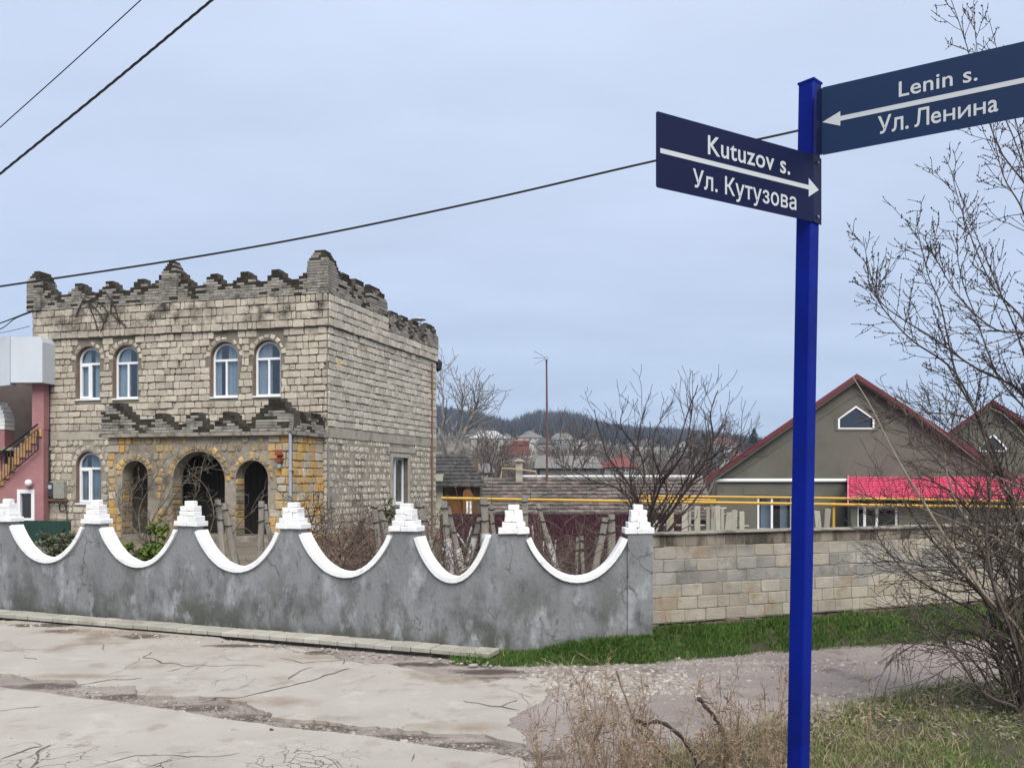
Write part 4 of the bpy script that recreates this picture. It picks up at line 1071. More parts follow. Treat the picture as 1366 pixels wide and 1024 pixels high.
m = MB(); xa_, xb_ = AF.O.x-.03+.41*2.38, AF.O.x-.03-.41*.45
v = [(xa_, GY-.02, zt_-.08), (xb_, 30.15, zb_-.05), (xb_, 30.15, zb_+.10), (xa_, GY-.02, zt_+.06)]; v += [(x+.05, y, z) for x, y, z in v]
m.add(v, [(0, 1, 2, 3), (4, 7, 6, 5), (0, 4, 5, 1), (1, 5, 6, 2), (2, 6, 7, 3), (3, 7, 4, 0)]); m.build('barge_board', PINKT, gh)
aw0, aw1 = AF.a(1144), AF.a(1199); az0, az1 = AF.at(1150, 708)[1], AF.at(1150, 673)[1]
m = MB(); prism(m, AF, [rect(.1, ax1, -1.6, zb_-.03), rect(aw0, aw1, az0, az1-.02)], -.3, -.0); m.build('wall', REND, gh)
plain_window(gh, AF, aw0, aw1, az0, az1-.02, [aw0+(aw1-aw0)*.2, aw0+(aw1-aw0)*.5], .08)
# second gable behind
SG = Fr((pp(1266, 640, 40).x, 40, 0), (1, 0, 0), sh=.6)
sh = thing('gabled_house', (SG.O.x+3, 40, -1.3), 'smaller second grey gable with red edges, behind the twigs at the right', 'house')
(s0, sz0) = SG.at(1250, 592); pb = [SG.at(1306, 602), SG.at(1343, 602), SG.at(1343, 597), SG.at(1325, 578), SG.at(1306, 597)]
gable_house(sh, SG, 1240, 1325, 1420, 600, 537, 8, [pb])
c = (sum(p[0] for p in pb)/5, sum(p[1] for p in pb)/5)
m = MB(); prism(m, SG, [pb, [(c[0]+(p[0]-c[0])*.86, c[1]+(p[1]-c[1])*.8) for p in pb]], -.12, .03); w = m.build('window', PVC, sh)
m = MB(); prism(m, SG, [[(c[0]+(p[0]-c[0])*.9, c[1]+(p[1]-c[1])*.86) for p in pb]], -.08, -.07); m.build('pane', GLASS, w)
m = MB(); prism(m, SG, [pb], -.6, -.58); m.build('room', GLASSDARK, w)

# ================================================================== BARN WITH A TILED ROOF
R.seed(43)
TILE = mat('old_clay_tile', (.095, .078, .07), (.17, .14, .125), 7, .95, rnd=.4, bump=.4, stain=[((.06, .058, .05), .8, .48, .62), ((.22, .13, .10), 1.3, .6, .72)])
LIME = mat('old_limewash', (0.24, 0.232, 0.216), (0.336, 0.328, 0.312), 1.5, .9, stain=[((.2, .18, .15), .9, .5, .65)])
BX0, BX1, BR, BE = pp(560, 640, 44).x, pp(940, 640, 44).x, 44.6, 41.0
bz_r, bz_e = EYE+(640-636.5)*BR/F, EYE+(640-694)*BE/F
barn = thing('long_barn', ((BX0+BX1)/2, BR, -2), 'long low outbuilding with an old brown clay tile roof and white ridge', 'barn')
m = MB(); wbox(m, ((BX0+BX1)/2, (BE+48)/2, -2.5), (BX1-BX0-.6, 6.2, bz_e+2.4)); m.build('wall', LIME, barn)
m = MB(); v = []
slope = (bz_r-bz_e)/(BR-BE); nr = 12; nc = int((BX1-BX0)/.26)
for r_ in range(nr):
    y1, y0 = BE+(BR-BE)*r_/nr, BE+(BR-BE)*(r_+1)/nr
    for c in range(nc):
        x0 = BX0+c*.26+R.uniform(-.01, .01); l = R.uniform(-.012, .012)
        z1, z0 = bz_e+slope*(y1-BE)+.06+l, bz_e+slope*(y0-BE)+.0+l
        m.add([(x0, y1-.03, z1), (x0+.25, y1-.03, z1+l), (x0+.25, y0+.03, z0+l), (x0, y0+.03, z0), (x0, y1-.03, z1-.045), (x0+.25, y1-.03, z1-.045+l)], [(0, 1, 2, 3), (4, 5, 1, 0)])
    
tag(m.build('roof_tile', TILE, barn), kind='stuff')
m = MB(); v = [(BX0, BE, bz_e-.03), (BX1, BE, bz_e-.03), (BX1, BR, bz_r-.03), (BX0, BR, bz_r-.03), (BX1, 48.5, bz_e-.1), (BX0, 48.5, bz_e-.1)]
m.add(v, [(0, 1, 2, 3), (3, 2, 4, 5)]); 
m.add([(BX1-.3, BE+.2, bz_e-.05), (BX1-.3, 48.2, bz_e-.05), (BX1-.3, BR, bz_r-.05)], [(0, 1, 2)]); m.build('roof', TILE, barn)
m = MB(); tube(m, [(pp(694, 640, BR).x, BR, bz_r+.04), (BX1, BR, bz_r+.04)], .085, 6); m.build('ridge_cap', mat('white_ridge', (0.465, 0.465, 0.48), (0.525, 0.525, 0.54), 6, .8), barn)
m = MB(); wbox(m, (pp(692.5, 640, BR-.3).x, BR-.3, bz_r-.4), (.36, .36, 1.2)); lathe(m, (pp(692.5, 640, BR-.3).x, BR-.3, bz_r+.75), [(.3, .06), (.32, .12), (.1, .24)], 8); m.build('chimney', CONC, barn)
YEL = mat('yellow_gas_pipe', (0.425, 0.238, 0.017), (0.493, 0.289, 0.034), 9, .5, rnd=.1, spec=.5)
yp = thing('gas_pipe', (pp(700, 640, 43).x, 43, bz_r), 'thin yellow pipe bracket beside the barn chimney', 'pipe')
m = MB(); tube(m, [pp(668, 637, 44), pp(670, 624.5, 44), pp(692, 625.5, 44), pp(715, 629, 44), pp(715.5, 637, 44)], .035, 5); m.build('pipe', mat('pale_yellow', (.36, .32, .16), None, 5, .6), yp)

mast = thing('antenna_mast', tuple(pp(729.5, 640, 44.2)), 'tall thin brown aerial mast standing behind the tiled barn roof', 'antenna')
MASTM = mat('rusty_mast', (.085, .05, .045), (.12, .07, .06), 9, .8)
m = MB(); tube(m, [pp(729.5, 690, 44.2), pp(729.7, 560, 44.2), pp(729, 477, 44.2)], [.075, .065, .05], 6); m.build('pole', MASTM, mast)
m = MB()
for (x, y) in ((712.5, 468), (711, 477), (713, 486)): tube(m, [pp(729, 477.5, 44.2), pp(x, y, 43.9)], .018, 4)
box(m, Fr((pp(729, 477, 44.1).x, 44.1, 0), (1, 0, 0)), -.1, .1, -.1, .1, pp(1, 480, 44.1).z, pp(1, 475.5, 44.1).z); m.build('aerial', ZINC, mast)
m = MB()
for x, y, d in ((714, 560, 43), (745, 555, 45)): tube(m, [pp(729.3, 531, 44.2), pp(x-(729-x)*.6, 640, d)], .006, 3)
m.build('guy_wire', ZINC, mast)

# burgundy sheet fence, panel by panel
R.seed(44)
BURG = mat('burgundy_sheet', (0.027, 0.0048, 0.0108), (0.036, 0.0072, 0.0144), 3, .5, rnd=.12)
bf = thing('sheet_fence', tuple(pp(720, 690, 27)), 'long dark burgundy metal fence across the yard behind the vines', 'fence')
BF = Fr((pp(588, 640, 27).x, 27, 0), (1, .0, 0)); a = 0; zt = BF.at(700, 685)[1]
while a < 7.1:
    m = MB(); n = 56; w = 1.15; pts = [(a+w*i/n, .018 if (i//4) % 2 else 0) for i in range(n+1)]
    v = [BF.P(x, b, -2) for x, b in pts]+[BF.P(x, b, zt+R.uniform(-.02, .02)*0) for x, b in pts]
    m.add(v, [(i, i+1, n+2+i, n+1+i) for i in range(n)]); m.build('sheet_panel', BURG, bf)
    m = MB(); box(m, BF, a-.03, a+.03, -.1, -.02, -2, zt-.05); m.build('fence_post', BURG, bf); a += w+.01

# outbuilding behind the stone house
ob = thing('outbuilding', tuple(pp(610, 690, 36)), 'small outbuilding with a black slate roof and orange wooden wall', 'shed')
OF = Fr((pp(575, 640, 35).x, 35, 0), (1, 0, 0))
SLATE = mat('dark_slate', (.035, .034, .034), (.075, .07, .066), 6, .9, rnd=.35, bump=.3)
ORW = mat('orange_wood', (0.1316, 0.05363, 0.01462), (0.1755, 0.08288, 0.02681), 3, .85, aniso=(6, 6, .6), bump=.3)
zE, zR = OF.at(640, 649)[1], OF.at(600, 604)[1]
xr0, xr1 = OF.a(574), OF.a(649)
m = MB()
for r_ in range(9):
    for c in range(14):
        t0, t1 = r_/9, (r_+1)/9; w = (xr1-xr0-t0*1.0)/14
        x0 = xr0+c*w; l = R.uniform(-.02, .02)
        m.add([OF.P(x0, .4-t0*3, zE+(zR-zE)*t0+.07+l), OF.P(x0+w*.97, .4-t0*3, zE+(zR-zE)*t0+.07), OF.P(x0+w*.97, .4-t1*3-.1, zE+(zR-zE)*t1+.02), OF.P(x0, .4-t1*3-.1, zE+(zR-zE)*t1+.02+l), OF.P(x0, .4-t0*3, zE+(zR-zE)*t0), OF.P(x0+w*.97, .4-t0*3, zE+(zR-zE)*t0)], [(0, 1, 2, 3), (4, 5, 1, 0)])
m.build('roof', SLATE, ob)
m = MB(); box(m, OF, OF.a(574), OF.a(590.5), -2, -.0, -2, OF.at(590, 632)[1]); m.build('plaster_wall', mat('pale_plaster', (.36, .36, .27), (.42, .42, .33), 3, .9), ob)
m = MB(); box(m, OF, OF.a(591), OF.a(640), -3, -.15, -2, zE+.0); m.build('wall', mat('brown_boards', (.09, .06, .04), (.13, .09, .06), 3, .9), ob)
m = MB(); zz = OF.at(620, 692)[1]; prism(m, OF, [[(OF.a(618), zz), (OF.a(632), zz), (OF.a(632), OF.at(632, 662)[1]), (OF.a(625), OF.at(625, 646)[1]), (OF.a(618), OF.at(618, 656)[1])]], -.1, .3); box(m, OF, OF.a(595), OF.a(618), -.14, .02, zz, OF.at(600, 668)[1]); m.build('porch', ORW, ob)
m = MB()
for x in (622.5, 627): box(m, OF, OF.a(x), OF.a(x+2.6), .29, .32, zz-.3, OF.at(620, 668)[1])
m.build('window', PVC, ob)
m = MB(); box(m, OF, OF.a(628.5), OF.a(633.5), -3.4, -2.9, zE, OF.at(630, 617, -3)[1]); m.build('chimney', ORW, ob)

# yellow gas pipes on posts
R.seed(45)
def pipe(pts, r, label, group='yellow gas pipes across the yards'):
    P = [pp(*p) for p in pts]; t = thing('gas_pipe', tuple(P[0]), label, 'pipe', group)
    m = MB(); tube(m, P, r, 7); m.build('pipe', YEL, t); return t
t = pipe([(589, 664, 19), (700, 666, 19), (850, 668.5, 19), (1050, 671.5, 19), (1200, 674, 19), (1420, 677, 19)], .035, 'longest and lowest yellow gas pipe, running from the stone house corner to the right edge')
for x in (690, 920, 1112, 1290):
    m = MB(); p = pp(x, 670, 19.06); tube(m, [(p.x, p.y, -1.5), (p.x, p.y, p.z)], .035, 5); m.build('post', YEL if x == 1112 else CONC, t)
pipe([(845, 661.5, 19.3), (1050, 663.5, 19.3), (1200, 665.5, 19.3), (1420, 670, 19.3)], .032, 'upper yellow gas pipe passing in front of the grey house')
pipe([(862, 664.5, 19.6), (955, 667, 19.6)], .026, 'short pale yellow pipe between the two long gas pipes')

# ================================================================== VILLAGE ON THE SLOPE
R.seed(51)
def flat(name, c, c2=None): return bpy.data.materials.get(name) or mat(name, c, c2, 2, .9, rnd=.1)
RG, RDK, RW_, RRED, ROR = flat('grey_asbestos_roof', (0.112, 0.109, 0.102), (0.158, 0.152, 0.142)), flat('dark_old_roof', (0.0462, 0.0409, 0.037), (0.0726, 0.066, 0.0594)), flat('pale_sheet_roof', (0.277, 0.277, 0.284), (0.33, 0.33, 0.33)), flat('red_sheet_roof', (0.112, 0.033, 0.0297), (0.139, 0.0429, 0.0396)), flat('orange_board', (0.185, 0.066, 0.033), (0.218, 0.0858, 0.0462))
WP, WG, WW = flat('pale_wall', (0.277, 0.264, 0.238), (0.33, 0.317, 0.29)), flat('grey_wall', (0.158, 0.155, 0.145), (0.198, 0.191, 0.185)), flat('white_wall', (0.383, 0.383, 0.383), (0.422, 0.422, 0.422))
def village_house(px0, px1, yb, ye, yr, Y, wm, rm, label, style='hip', nwin=3, dep=8, chimney=True, name='village_house'):
    x0, x1 = pp(px0, yb, Y).x, pp(px1, yb, Y).x; zb, ze, zr = pp(0, yb, Y).z, pp(0, ye, Y).z, pp(0, yr, Y).z
    t = thing(name, ((x0+x1)/2, Y+dep/2, zb), label, 'house')
    fr = Fr((x0, Y, 0), (1, 0, 0)); w = x1-x0
    wz1 = zb+(ze-zb)*.78; wz0 = zb+(ze-zb)*.36
    m = MB(); box(m, fr, .04*w, .96*w, -dep, 0, zb-4, ze); m.build('wall', wm, t)
    for k in range(nwin):
        c = w*(.18+.64*(k+.5)/nwin) if nwin > 1 else w*.5
        m = MB(); prism(m, fr, [rect(c-.5, c+.5, wz0, wz1), rect(c-.4, c-.05, wz0+.1, wz1-.1), rect(c+.05, c+.4, wz0+.1, wz1-.1)], .0, .06); q = m.build('window', WW, t)
        m = MB(); box(m, fr, c-.42, c+.42, .005, .03, wz0+.05, wz1-.05); m.build('pane', GLASSDARK, q)
    m = MB(); o = .35
    if style == 'gable':      # gable end towards us
        p = [fr.P(-o, o, ze-.1), fr.P(w+o, o, ze-.1), fr.P(w/2, o, zr), fr.P(-o, -dep-o, ze-.1), fr.P(w+o, -dep-o, ze-.1), fr.P(w/2, -dep-o, zr)]
        q = [fr.P(-o, o, ze-.28), fr.P(w+o, o, ze-.28)]
        m.add(p, [(0, 2, 5, 3), (2, 1, 4, 5)]); m.build('roof', rm, t)
        m = MB(); prism(m, fr, [[(.04*w, ze-.02), (.96*w, ze-.02), (w/2, zr-.15)]], -.3, 0); m.build('gable', wm, t)
    else:
        e = {'hip': .28, 'ridge': .0, 'pyramid': .46}[style]*w
        p = [fr.P(-o, o, ze-.1), fr.P(w+o, o, ze-.1), fr.P(w+o, -dep-o, ze-.1), fr.P(-o, -dep-o, ze-.1), fr.P(e, -dep/2, zr), fr.P(w-e, -dep/2, zr)]
        m.add(p, [(0, 1, 5, 4), (1, 2, 5), (2, 3, 4, 5), (3, 0, 4), (3, 2, 1, 0)]); r_ = m.build('roof', rm, t)
        if chimney:
            m = MB(); box(m, fr, w*.62, w*.62+.6, -dep/2-.8, -dep/2-.2, ze, zr+.7); m.build('chimney', ROR, r_)
    return t
village_house(626, 675, 595, 584, 573.5, 270, WP, RW_, 'cream house with a pale hipped roof on the hillside, beside the white-barked tree', nwin=4)
village_house(683, 706, 594, 588, 585.5, 262, ROR, ROR, 'low orange brown shed right of the pale-roofed hillside house', 'ridge', 1, 5, False, 'shed')
village_house(690, 724, 589, 583, 573.5, 292, WW, RG, 'white hillside house with a grey pyramid roof behind the orange shed', 'pyramid', 3)
village_house(713, 742, 597, 591, 583, 250, WG, RDK, 'low dark-roofed hillside house crossed by the aerial mast', 'hip', 2)
village_house(733, 768, 595, 586, 577, 285, WG, RG, 'grey hillside house with a broad hipped roof just right of the mast', 'hip', 4)
village_house(662, 689, 592, 585, 575, 305, WG, RDK, 'dark-roofed house squeezed behind the pale-roofed hillside house', 'gable', 1)
village_house(617, 652, 582, 577, 571, 345, WG, RDK, 'farther dark roof above the pale-roofed hillside house', 'hip', 2)
village_house(767, 786, 596, 590, 583, 290, WW, RDK, 'small white hillside house with a dark roof behind the bare tree', 'gable', 1)
village_house(788, 806, 598, 592, 586, 300, WG, RG, 'grey cottage half hidden by the bare tree crown', 'hip', 2)
village_house(838, 880, 600, 594, 586, 310, WP, RDK, 'cream cottage seen through the middle of the bare tree', 'hip', 3)
village_house(945, 985, 600, 592, 583.5, 330, WP, RRED, 'hillside house with a dull red roof left of the gabled house', 'hip', 3, 10)
village_house(952, 968, 606, 597, 589, 250, WG, RDK, 'grey gabled cottage below the dull red roof', 'gable', 1)
village_house(973, 992, 611, 603, 594, 235, flat('brick_wall', (0.145, 0.0792, 0.0594)), RW_, 'brick cottage with a white gable roof near the red roof edge', 'gable', 1)
village_house(907, 930, 602, 596, 588, 300, WG, RG, 'pale grey cottage right of the bare tree crown', 'hip', 2)
village_house(960, 973, 622, 609, 605, 105, WW, RDK, 'little white hut with one dark window opening above the barn end', 'ridge', 1, 2.0, False, 'hut')
village_house(717, 800, 640, 623, 606, 88, flat('grey_boards', (0.106, 0.102, 0.099), (0.139, 0.132, 0.125)), RG, 'large grey shed roof in the hollow right of the mast', 'ridge', 0, 9, False, 'shed')
village_house(805, 850, 634, 622, 610, 110, WG, RRED, 'small building with a reddish roof low behind the bare tree', 'hip', 2, 6)
village_house(632, 655, 640, 629, 617, 75, WG, flat('grey_boards', (0.106, 0.102, 0.099)), 'shed with white edged roof between outbuilding and barn chimney', 'ridge', 1, 5, False, 'shed')
hf = thing('board_fence', tuple(pp(686, 598, 255)), 'rust red board fence on the slope below the orange shed', 'fence')
fr = Fr(pp(668, 640, 255)*1, (1, 0, 0)); fr.O.z = 0
for k in range(13):
    a = fr.a(668+k*2.95); m = MB(); z = fr.at(668, 601-k*.35)[1]; box(m, fr, a, a+.66, -.1, 0, z-3, z+1.7); m.build('board', flat('rust_board', (0.132, 0.0429, 0.0297), (0.165, 0.0594, 0.0396)), hf)
pl = thing('utility_pole', tuple(pp(714, 612, 120)), 'pale concrete utility pole on the slope left of the aerial mast', 'pole')
m = MB(); tube(m, [pp(714, 640, 120), pp(714, 588, 120)], [.16, .11], 6); m.build('pole', CONC, pl)
m = MB(); tube(m, [pp(709, 591, 120), pp(719, 591, 120)], .06, 4); tube(m, [pp(707, 612, 119), pp(714, 590, 120)], .07, 4); m.build('crossarm', CONC, pl)
for i, (x, y0, y1, Y) in enumerate(((757, 622, 596, 115), (1003, 640, 604, 90))):
    q = thing('utility_pole', tuple(pp(x, y0, Y)), ['leaning grey utility pole right of the mast', 'slim utility pole at the edge of the red roof'][i], 'pole')
    m = MB(); tube(m, [pp(x+(5 if i == 0 else 0), y0+8, Y), pp(x, y1, Y)], [.14, .1], 6); m.build('pole', CONC, q)
for (x0, y0, x1, y1, Y, lab) in ((590, 605, 714, 590, 118, 'thin black power line left of the pale utility pole'), (714, 590, 960, 604, 116, 'thin black power line from the pale utility pole to the right'), (840, 608, 1000, 607, 92, 'thin black line behind the bare tree towards the red roof edge')):
    w_ = MB(); tube(w_, [pp(x0+(x1-x0)*t/8, y0+(y1-y0)*t/8+6*(t/8)*(1-t/8), Y) for t in range(9)], .03, 3)
    tag(w_.build('power_line', BLACK), lab, 'cable')

# ================================================================== WOODS, BRUSH, GRASS: masses of thin blades (stuff)
rng = np.random.default_rng(5)
def blades(name, base, d, h, w, mt, kind='stuff', bend=.25, rnd=None, parent=None):
    """tapered, bent slivers: base points, lean, height, width"""
    n = len(base); base = np.asarray(base); yaw = rng.uniform(0, 2*np.pi, n)
    s = np.stack([np.cos(yaw), np.sin(yaw), np.zeros(n)], 1)*(w/2)[:, None]
    up = np.stack([d[:, 0], d[:, 1], np.ones(n)], 1); up /= np.linalg.norm(up, axis=1)[:, None]
    mid = base+up*(h*.55)[:, None]
    tip = base+up*h[:, None]+np.stack([d[:, 0], d[:, 1], -np.abs(d[:, 0])*.3], 1)*(h*bend)[:, None]
    v = np.stack([base-s, base+s, mid+s*.75, mid-s*.75, tip], 1).reshape(-1, 3)
    i = np.arange(n)[:, None]*5
    f = np.concatenate([i+np.array([[0, 1, 2]]), i+np.array([[0, 2, 3]]), i+np.array([[3, 2, 4]])], 1).reshape(-1, 3)
    r_ = np.repeat(rng.uniform(0, 1, n) if rnd is None else rnd, 3)
    o = mesh_obj(name, v, f, r_, mt, parent); 
    if kind: o['kind'] = kind
    return o
WOODM = mat('bare_wood_mass', (.030, .030, .034), (.056, .052, .056), .05, 1, rnd=.35)
BRUSHM = mat('bare_brush', (.075, .058, .052), (.125, .098, .085), .3, 1, rnd=.45)
vh = np.vectorize(hz)
# far wood: each tree a fan of slivers
n = 9500; Y = rng.uniform(370, 760, n); px = rng.uniform(470, 1120, n); X = (px-CX)/F*Y
keep = ~((Y < 470) & (rng.uniform(0, 1, n) < .55)); X, Y = X[keep], Y[keep]; n = len(X); Z = vh(X, Y)
H_ = rng.uniform(4.5, 9, n)*(1+.25*np.sin(X*.05))
K = 7; bx = np.repeat(np.stack([X, Y, Z], 1), K, 0); hh = np.repeat(H_, K)*rng.uniform(.55, 1.05, n*K)
lean = rng.normal(0, .26, (n*K, 2)); bx[:, 2] += np.repeat(H_, K)*rng.uniform(0, .35, n*K)
blades('woods', bx, lean, hh*.75, rng.uniform(.25, .7, n*K), WOODM, bend=.1)
# brush in the hollow and between the houses
n = 5200; Y = np.concatenate([rng.uniform(54, 140, 2600), rng.uniform(120, 370, 2600)]); px = rng.uniform(520, 1080, n); X = (px-CX)/F*Y; Z = vh(X, Y)
clump = np.array([noise.noise(Vector((x*.09, y*.06, 2))) for x, y in zip(X, Y)]); kp = clump > -.12; X, Y, Z, clump = X[kp], Y[kp], Z[kp], clump[kp]; n = len(X)
H_ = rng.uniform(1.2, 3.2, n)*(1+1.2*np.clip(clump, 0, 1)); K = 12
bx = np.repeat(np.stack([X, Y, Z], 1), K, 0)+rng.normal(0, .45, (n*K, 3))*[1, 1, .1]; hh = np.repeat(H_, K)*rng.uniform(.5, 1.1, n*K)
blades('brush', bx, rng.normal(0, .3, (n*K, 2)), hh, rng.uniform(.02, .055, n*K)*np.repeat(np.clip(Y/70, 1, 2.6), K), BRUSHM)

def catmull(P, n=5):
    P = [Vector(p) for p in P]; o = []
    for i in range(len(P)-1):
        p0, p1, p2, p3 = P[max(i-1, 0)], P[i], P[i+1], P[min(i+2, len(P)-1)]
        for k in range(n):
            t = k/n; o.append(.5*((2*p1)+(p2-p0)*t+(2*p0-5*p1+4*p2-p3)*t*t+(3*p1-p0-3*p2+p3)*t*t*t))
    o.append(P[-1]); return o
def rot_about(d, ang):
    ax = Vector((R.gauss(0, 1), R.gauss(0, 1), R.gauss(0, 1))); ax = d.cross(ax)
    if ax.length < 1e-4: return d
    return (Matrix.Rotation(ang, 3, ax.normalized()) @ d).normalized()
def twig(mb, p, d, L, r, lvl, up=.12, wob=.16, kids=4, ang=(.5, 1.0), shrink=.5, k=4, buds=0, rmin=.0015, seg=None):
    n = seg or max(3, int(4+lvl)); P = [Vector(p)]; d = d.normalized()
    for i in range(n):
        d = (d+Vector((R.gauss(0, wob), R.gauss(0, wob), R.gauss(0, wob)+up*.5))).normalized(); P.append(P[-1]+d*(L/n))
    rad = [max(rmin, r*(1-.8*i/n)) for i in range(n+1)]
    tube(mb, P, rad, k, caps=False)
    if lvl > 0:
        c = max(1, int(kids*R.uniform(.7, 1.3)))
        for j in range(c):
            t = R.uniform(.2, 1.0)*n; i = min(int(t), n-1); q = P[i].lerp(P[i+1], t-i); dd = (P[i+1]-P[i]).normalized()
            twig(mb, q, rot_about(dd, R.uniform(*ang)), L*shrink*R.uniform(.6, 1.2)*(1.15-.5*t/n), max(rmin, rad[i]*.6), lvl-1, up, wob, kids, ang, shrink, 3, buds, rmin)
    if buds:
        for j in range(int(buds*L*R.uniform(.5, 1.4))):
            t = R.uniform(.15, 1)*n; i = min(int(t), n-1); q = P[i].lerp(P[i+1], t-i); s = R.uniform(.0035, .0065)
            q = q+Vector((R.gauss(0, s*.7), R.gauss(0, s*.7), s*.6)); e = s*1.5
            mb.add([(q.x-s, q.y, q.z), (q.x+s, q.y, q.z), (q.x, q.y-s, q.z), (q.x, q.y+s, q.z), (q.x, q.y, q.z-e), (q.x, q.y, q.z+e)],
                   [(0, 2, 5), (2, 1, 5), (1, 3, 5), (3, 0, 5), (2, 0, 4), (1, 2, 4), (3, 1, 4), (0, 3, 4)])
def limb(mb, tw, P, r0, r1, n_side, L, lvl=1, k=6, up=.12, ang=(.45, 1.0), buds=0, rmin=.0015, t0=.15, wob=.14, kids=3):
    P = catmull(P); n = len(P); P = [p+Vector((noise.noise(p*3), noise.noise(p*3+Vector((5, 5, 5))), noise.noise(p*3+Vector((9, 1, 5)))))*r0*1.2 for p in P]
    rad = [r0+(r1-r0)*(i/(n-1))**.8 for i in range(n)]
    tube(mb, P, rad, k)
    for j in range(n_side):
        t = (t0+(1-t0)*R.random())*(n-1); i = min(int(t), n-2); q = P[i].lerp(P[i+1], t-i); dd = (P[i+1]-P[i]).normalized()
        twig(tw, q, rot_about(dd, R.uniform(*ang)), L*R.uniform(.4, 1.2)*(1.25-.6*t/n), max(rmin, rad[i]*.55), lvl, up, wob, kids, buds=buds, rmin=rmin)
    return P

# ---- trees in the middle distance
R.seed(53)
DBARK = mat('dark_bark', (.028, .021, .019), (.055, .042, .037), 12, .95)
bt = thing('bare_tree', tuple(pp(862, 780, 11.5)), 'dark many-stemmed bare tree just behind the end of the scalloped fence', 'tree')
tr, tw = MB(), MB(); Yt = 11.5
base = pp(858, 790, Yt)
for pts, r0, n_ in (([(862, 740), (866, 700), (878, 640), (905, 590), (929, 515)], .055, 34), ([(862, 745), (853, 690), (835, 640), (806, 600), (795, 545)], .045, 30), ([(858, 740), (868, 690), (890, 655), (870, 600), (884, 545)], .04, 30),
                    ([(868, 735), (890, 690), (925, 640), (950, 590), (948, 550), (960, 520)], .045, 36), ([(870, 740), (905, 690), (950, 640), (985, 600), (998, 575)], .035, 26), ([(860, 730), (850, 680), (860, 620), (830, 570), (832, 548)], .035, 28),
                    ([(866, 700), (880, 650), (912, 605), (922, 560), (925, 530)], .035, 26), ([(856, 720), (835, 660), (790, 640), (740, 615)], .03, 26), ([(870, 715), (900, 665), (935, 612), (968, 560)], .03, 26), ([(862, 700), (840, 640), (850, 590), (860, 545)], .03, 26)):
    dy = R.uniform(-.7, .9)
    P = [base]+[pp(x, y, Yt+dy*min(1, i*.4+.2)) for i, (x, y) in enumerate(pts)]
    limb(tr, tw, P, r0*.75, .006, n_//2+2, .8, 1, up=.3, rmin=.0034, t0=.3, kids=3)
tr.build('trunk', DBARK, bt); tag(tw.build('crown', DBARK, bt), kind='stuff')
BIRCH = mat('pale_bark', (0.187, 0.176, 0.1595), (0.11, 0.099, 0.09075), 1.2, .9)
def far_tree(label, stems, Y, r0, L, n_, mt, rmin, lvl=1):
    t = thing('bare_tree', tuple(pp(stems[0][0][0], stems[0][0][1], Y)), label, 'tree'); a, b = MB(), MB()
    for st in stems: limb(a, b, [pp(x, y, Y+R.uniform(-1, 1)) for x, y in st], r0, r0*.16, n_, L, lvl, 5, rmin=rmin, t0=.3)
    a.build('trunk', mt, t); tag(b.build('crown', mt, t), kind='stuff'); return t
far_tree('pale white-barked tree beside the far corner of the stone house', [[(600, 660), (608, 600), (618, 550), (612, 505)], [(604, 640), (618, 580), (634, 545), (630, 522)], [(600, 640), (590, 580), (592, 530), (586, 498)], [(606, 610), (622, 570), (642, 530)]], 46, .14, 2.4, 17, BIRCH, .016)
far_tree('grey bare tree on the slope left of the barn chimney', [[(658, 650), (655, 620), (650, 596)], [(660, 650), (668, 622), (672, 604)]], 60, .1, 3, 22, BRUSHM, .02)
far_tree('bare tree behind the barn roof, right of the mast', [[(760, 650), (765, 615), (775, 590)], [(758, 650), (750, 620), (744, 603)], [(762, 640), (785, 612), (795, 598)]], 62, .1, 3.2, 24, BRUSHM, .02)
far_tree('bare tree behind the barn end near the grey gable', [[(945, 665), (948, 620), (940, 590)], [(944, 660), (962, 620), (968, 600)], [(944, 660), (925, 625), (918, 605)]], 58, .1, 3.2, 24, BRUSHM, .02)
far_tree('bare tree between outbuilding roof and shed', [[(648, 660), (644, 630), (636, 600)], [(648, 655), (655, 625), (664, 605)]], 52, .08, 2.6, 22, BRUSHM, .016)
CONIF = mat('dark_conifer', (.018, .030, .016), (.038, .055, .026), .8, .95, rnd=.4)
def conifer(label, px, y0, y1, Y, wid):
    b, t_ = pp(px, y0, Y), pp(px, y1, Y); H = t_.z-b.z; t = thing('conifer', tuple(b), label, 'tree')
    m = MB(); tube(m, [b-Vector((0, 0, 2)), b, t_], [H*.03, H*.025, .03], 6); m.build('trunk', DBARK, t)
    m = MB()
    for k in range(2600):
        h = R.random()**.8; rr = wid*(1-h)**.7*(.75+.35*noise.noise(Vector((h*7, k*.0+R.choice((0, 3, 6)), px))))*R.uniform(.25, 1.0); an = R.uniform(0, 6.28)
        c = b+Vector((rr*math.cos(an), rr*math.sin(an), H*(.06+.94*h)-rr*.15)); s = H*.035*R.uniform(.5, 1.4)
        u = Vector((math.cos(an), math.sin(an), R.uniform(-.3, .4)))*s; w = Vector((R.gauss(0, 1), R.gauss(0, 1), R.gauss(0, .6))).normalized()*s*.35
        m.add([tuple(c-u*.4-w), tuple(c-u*.4+w), tuple(c+u)], [(0, 1, 2)])
    tag(m.build('crown', CONIF, t), kind='stuff')
conifer('dark green conifer rising just left of the grey gable roof', 1006, 612, 572, 150, 2.6)
conifer('rounder green conifer beside the dull red village roof', 938, 612, 578, 190, 4.0)

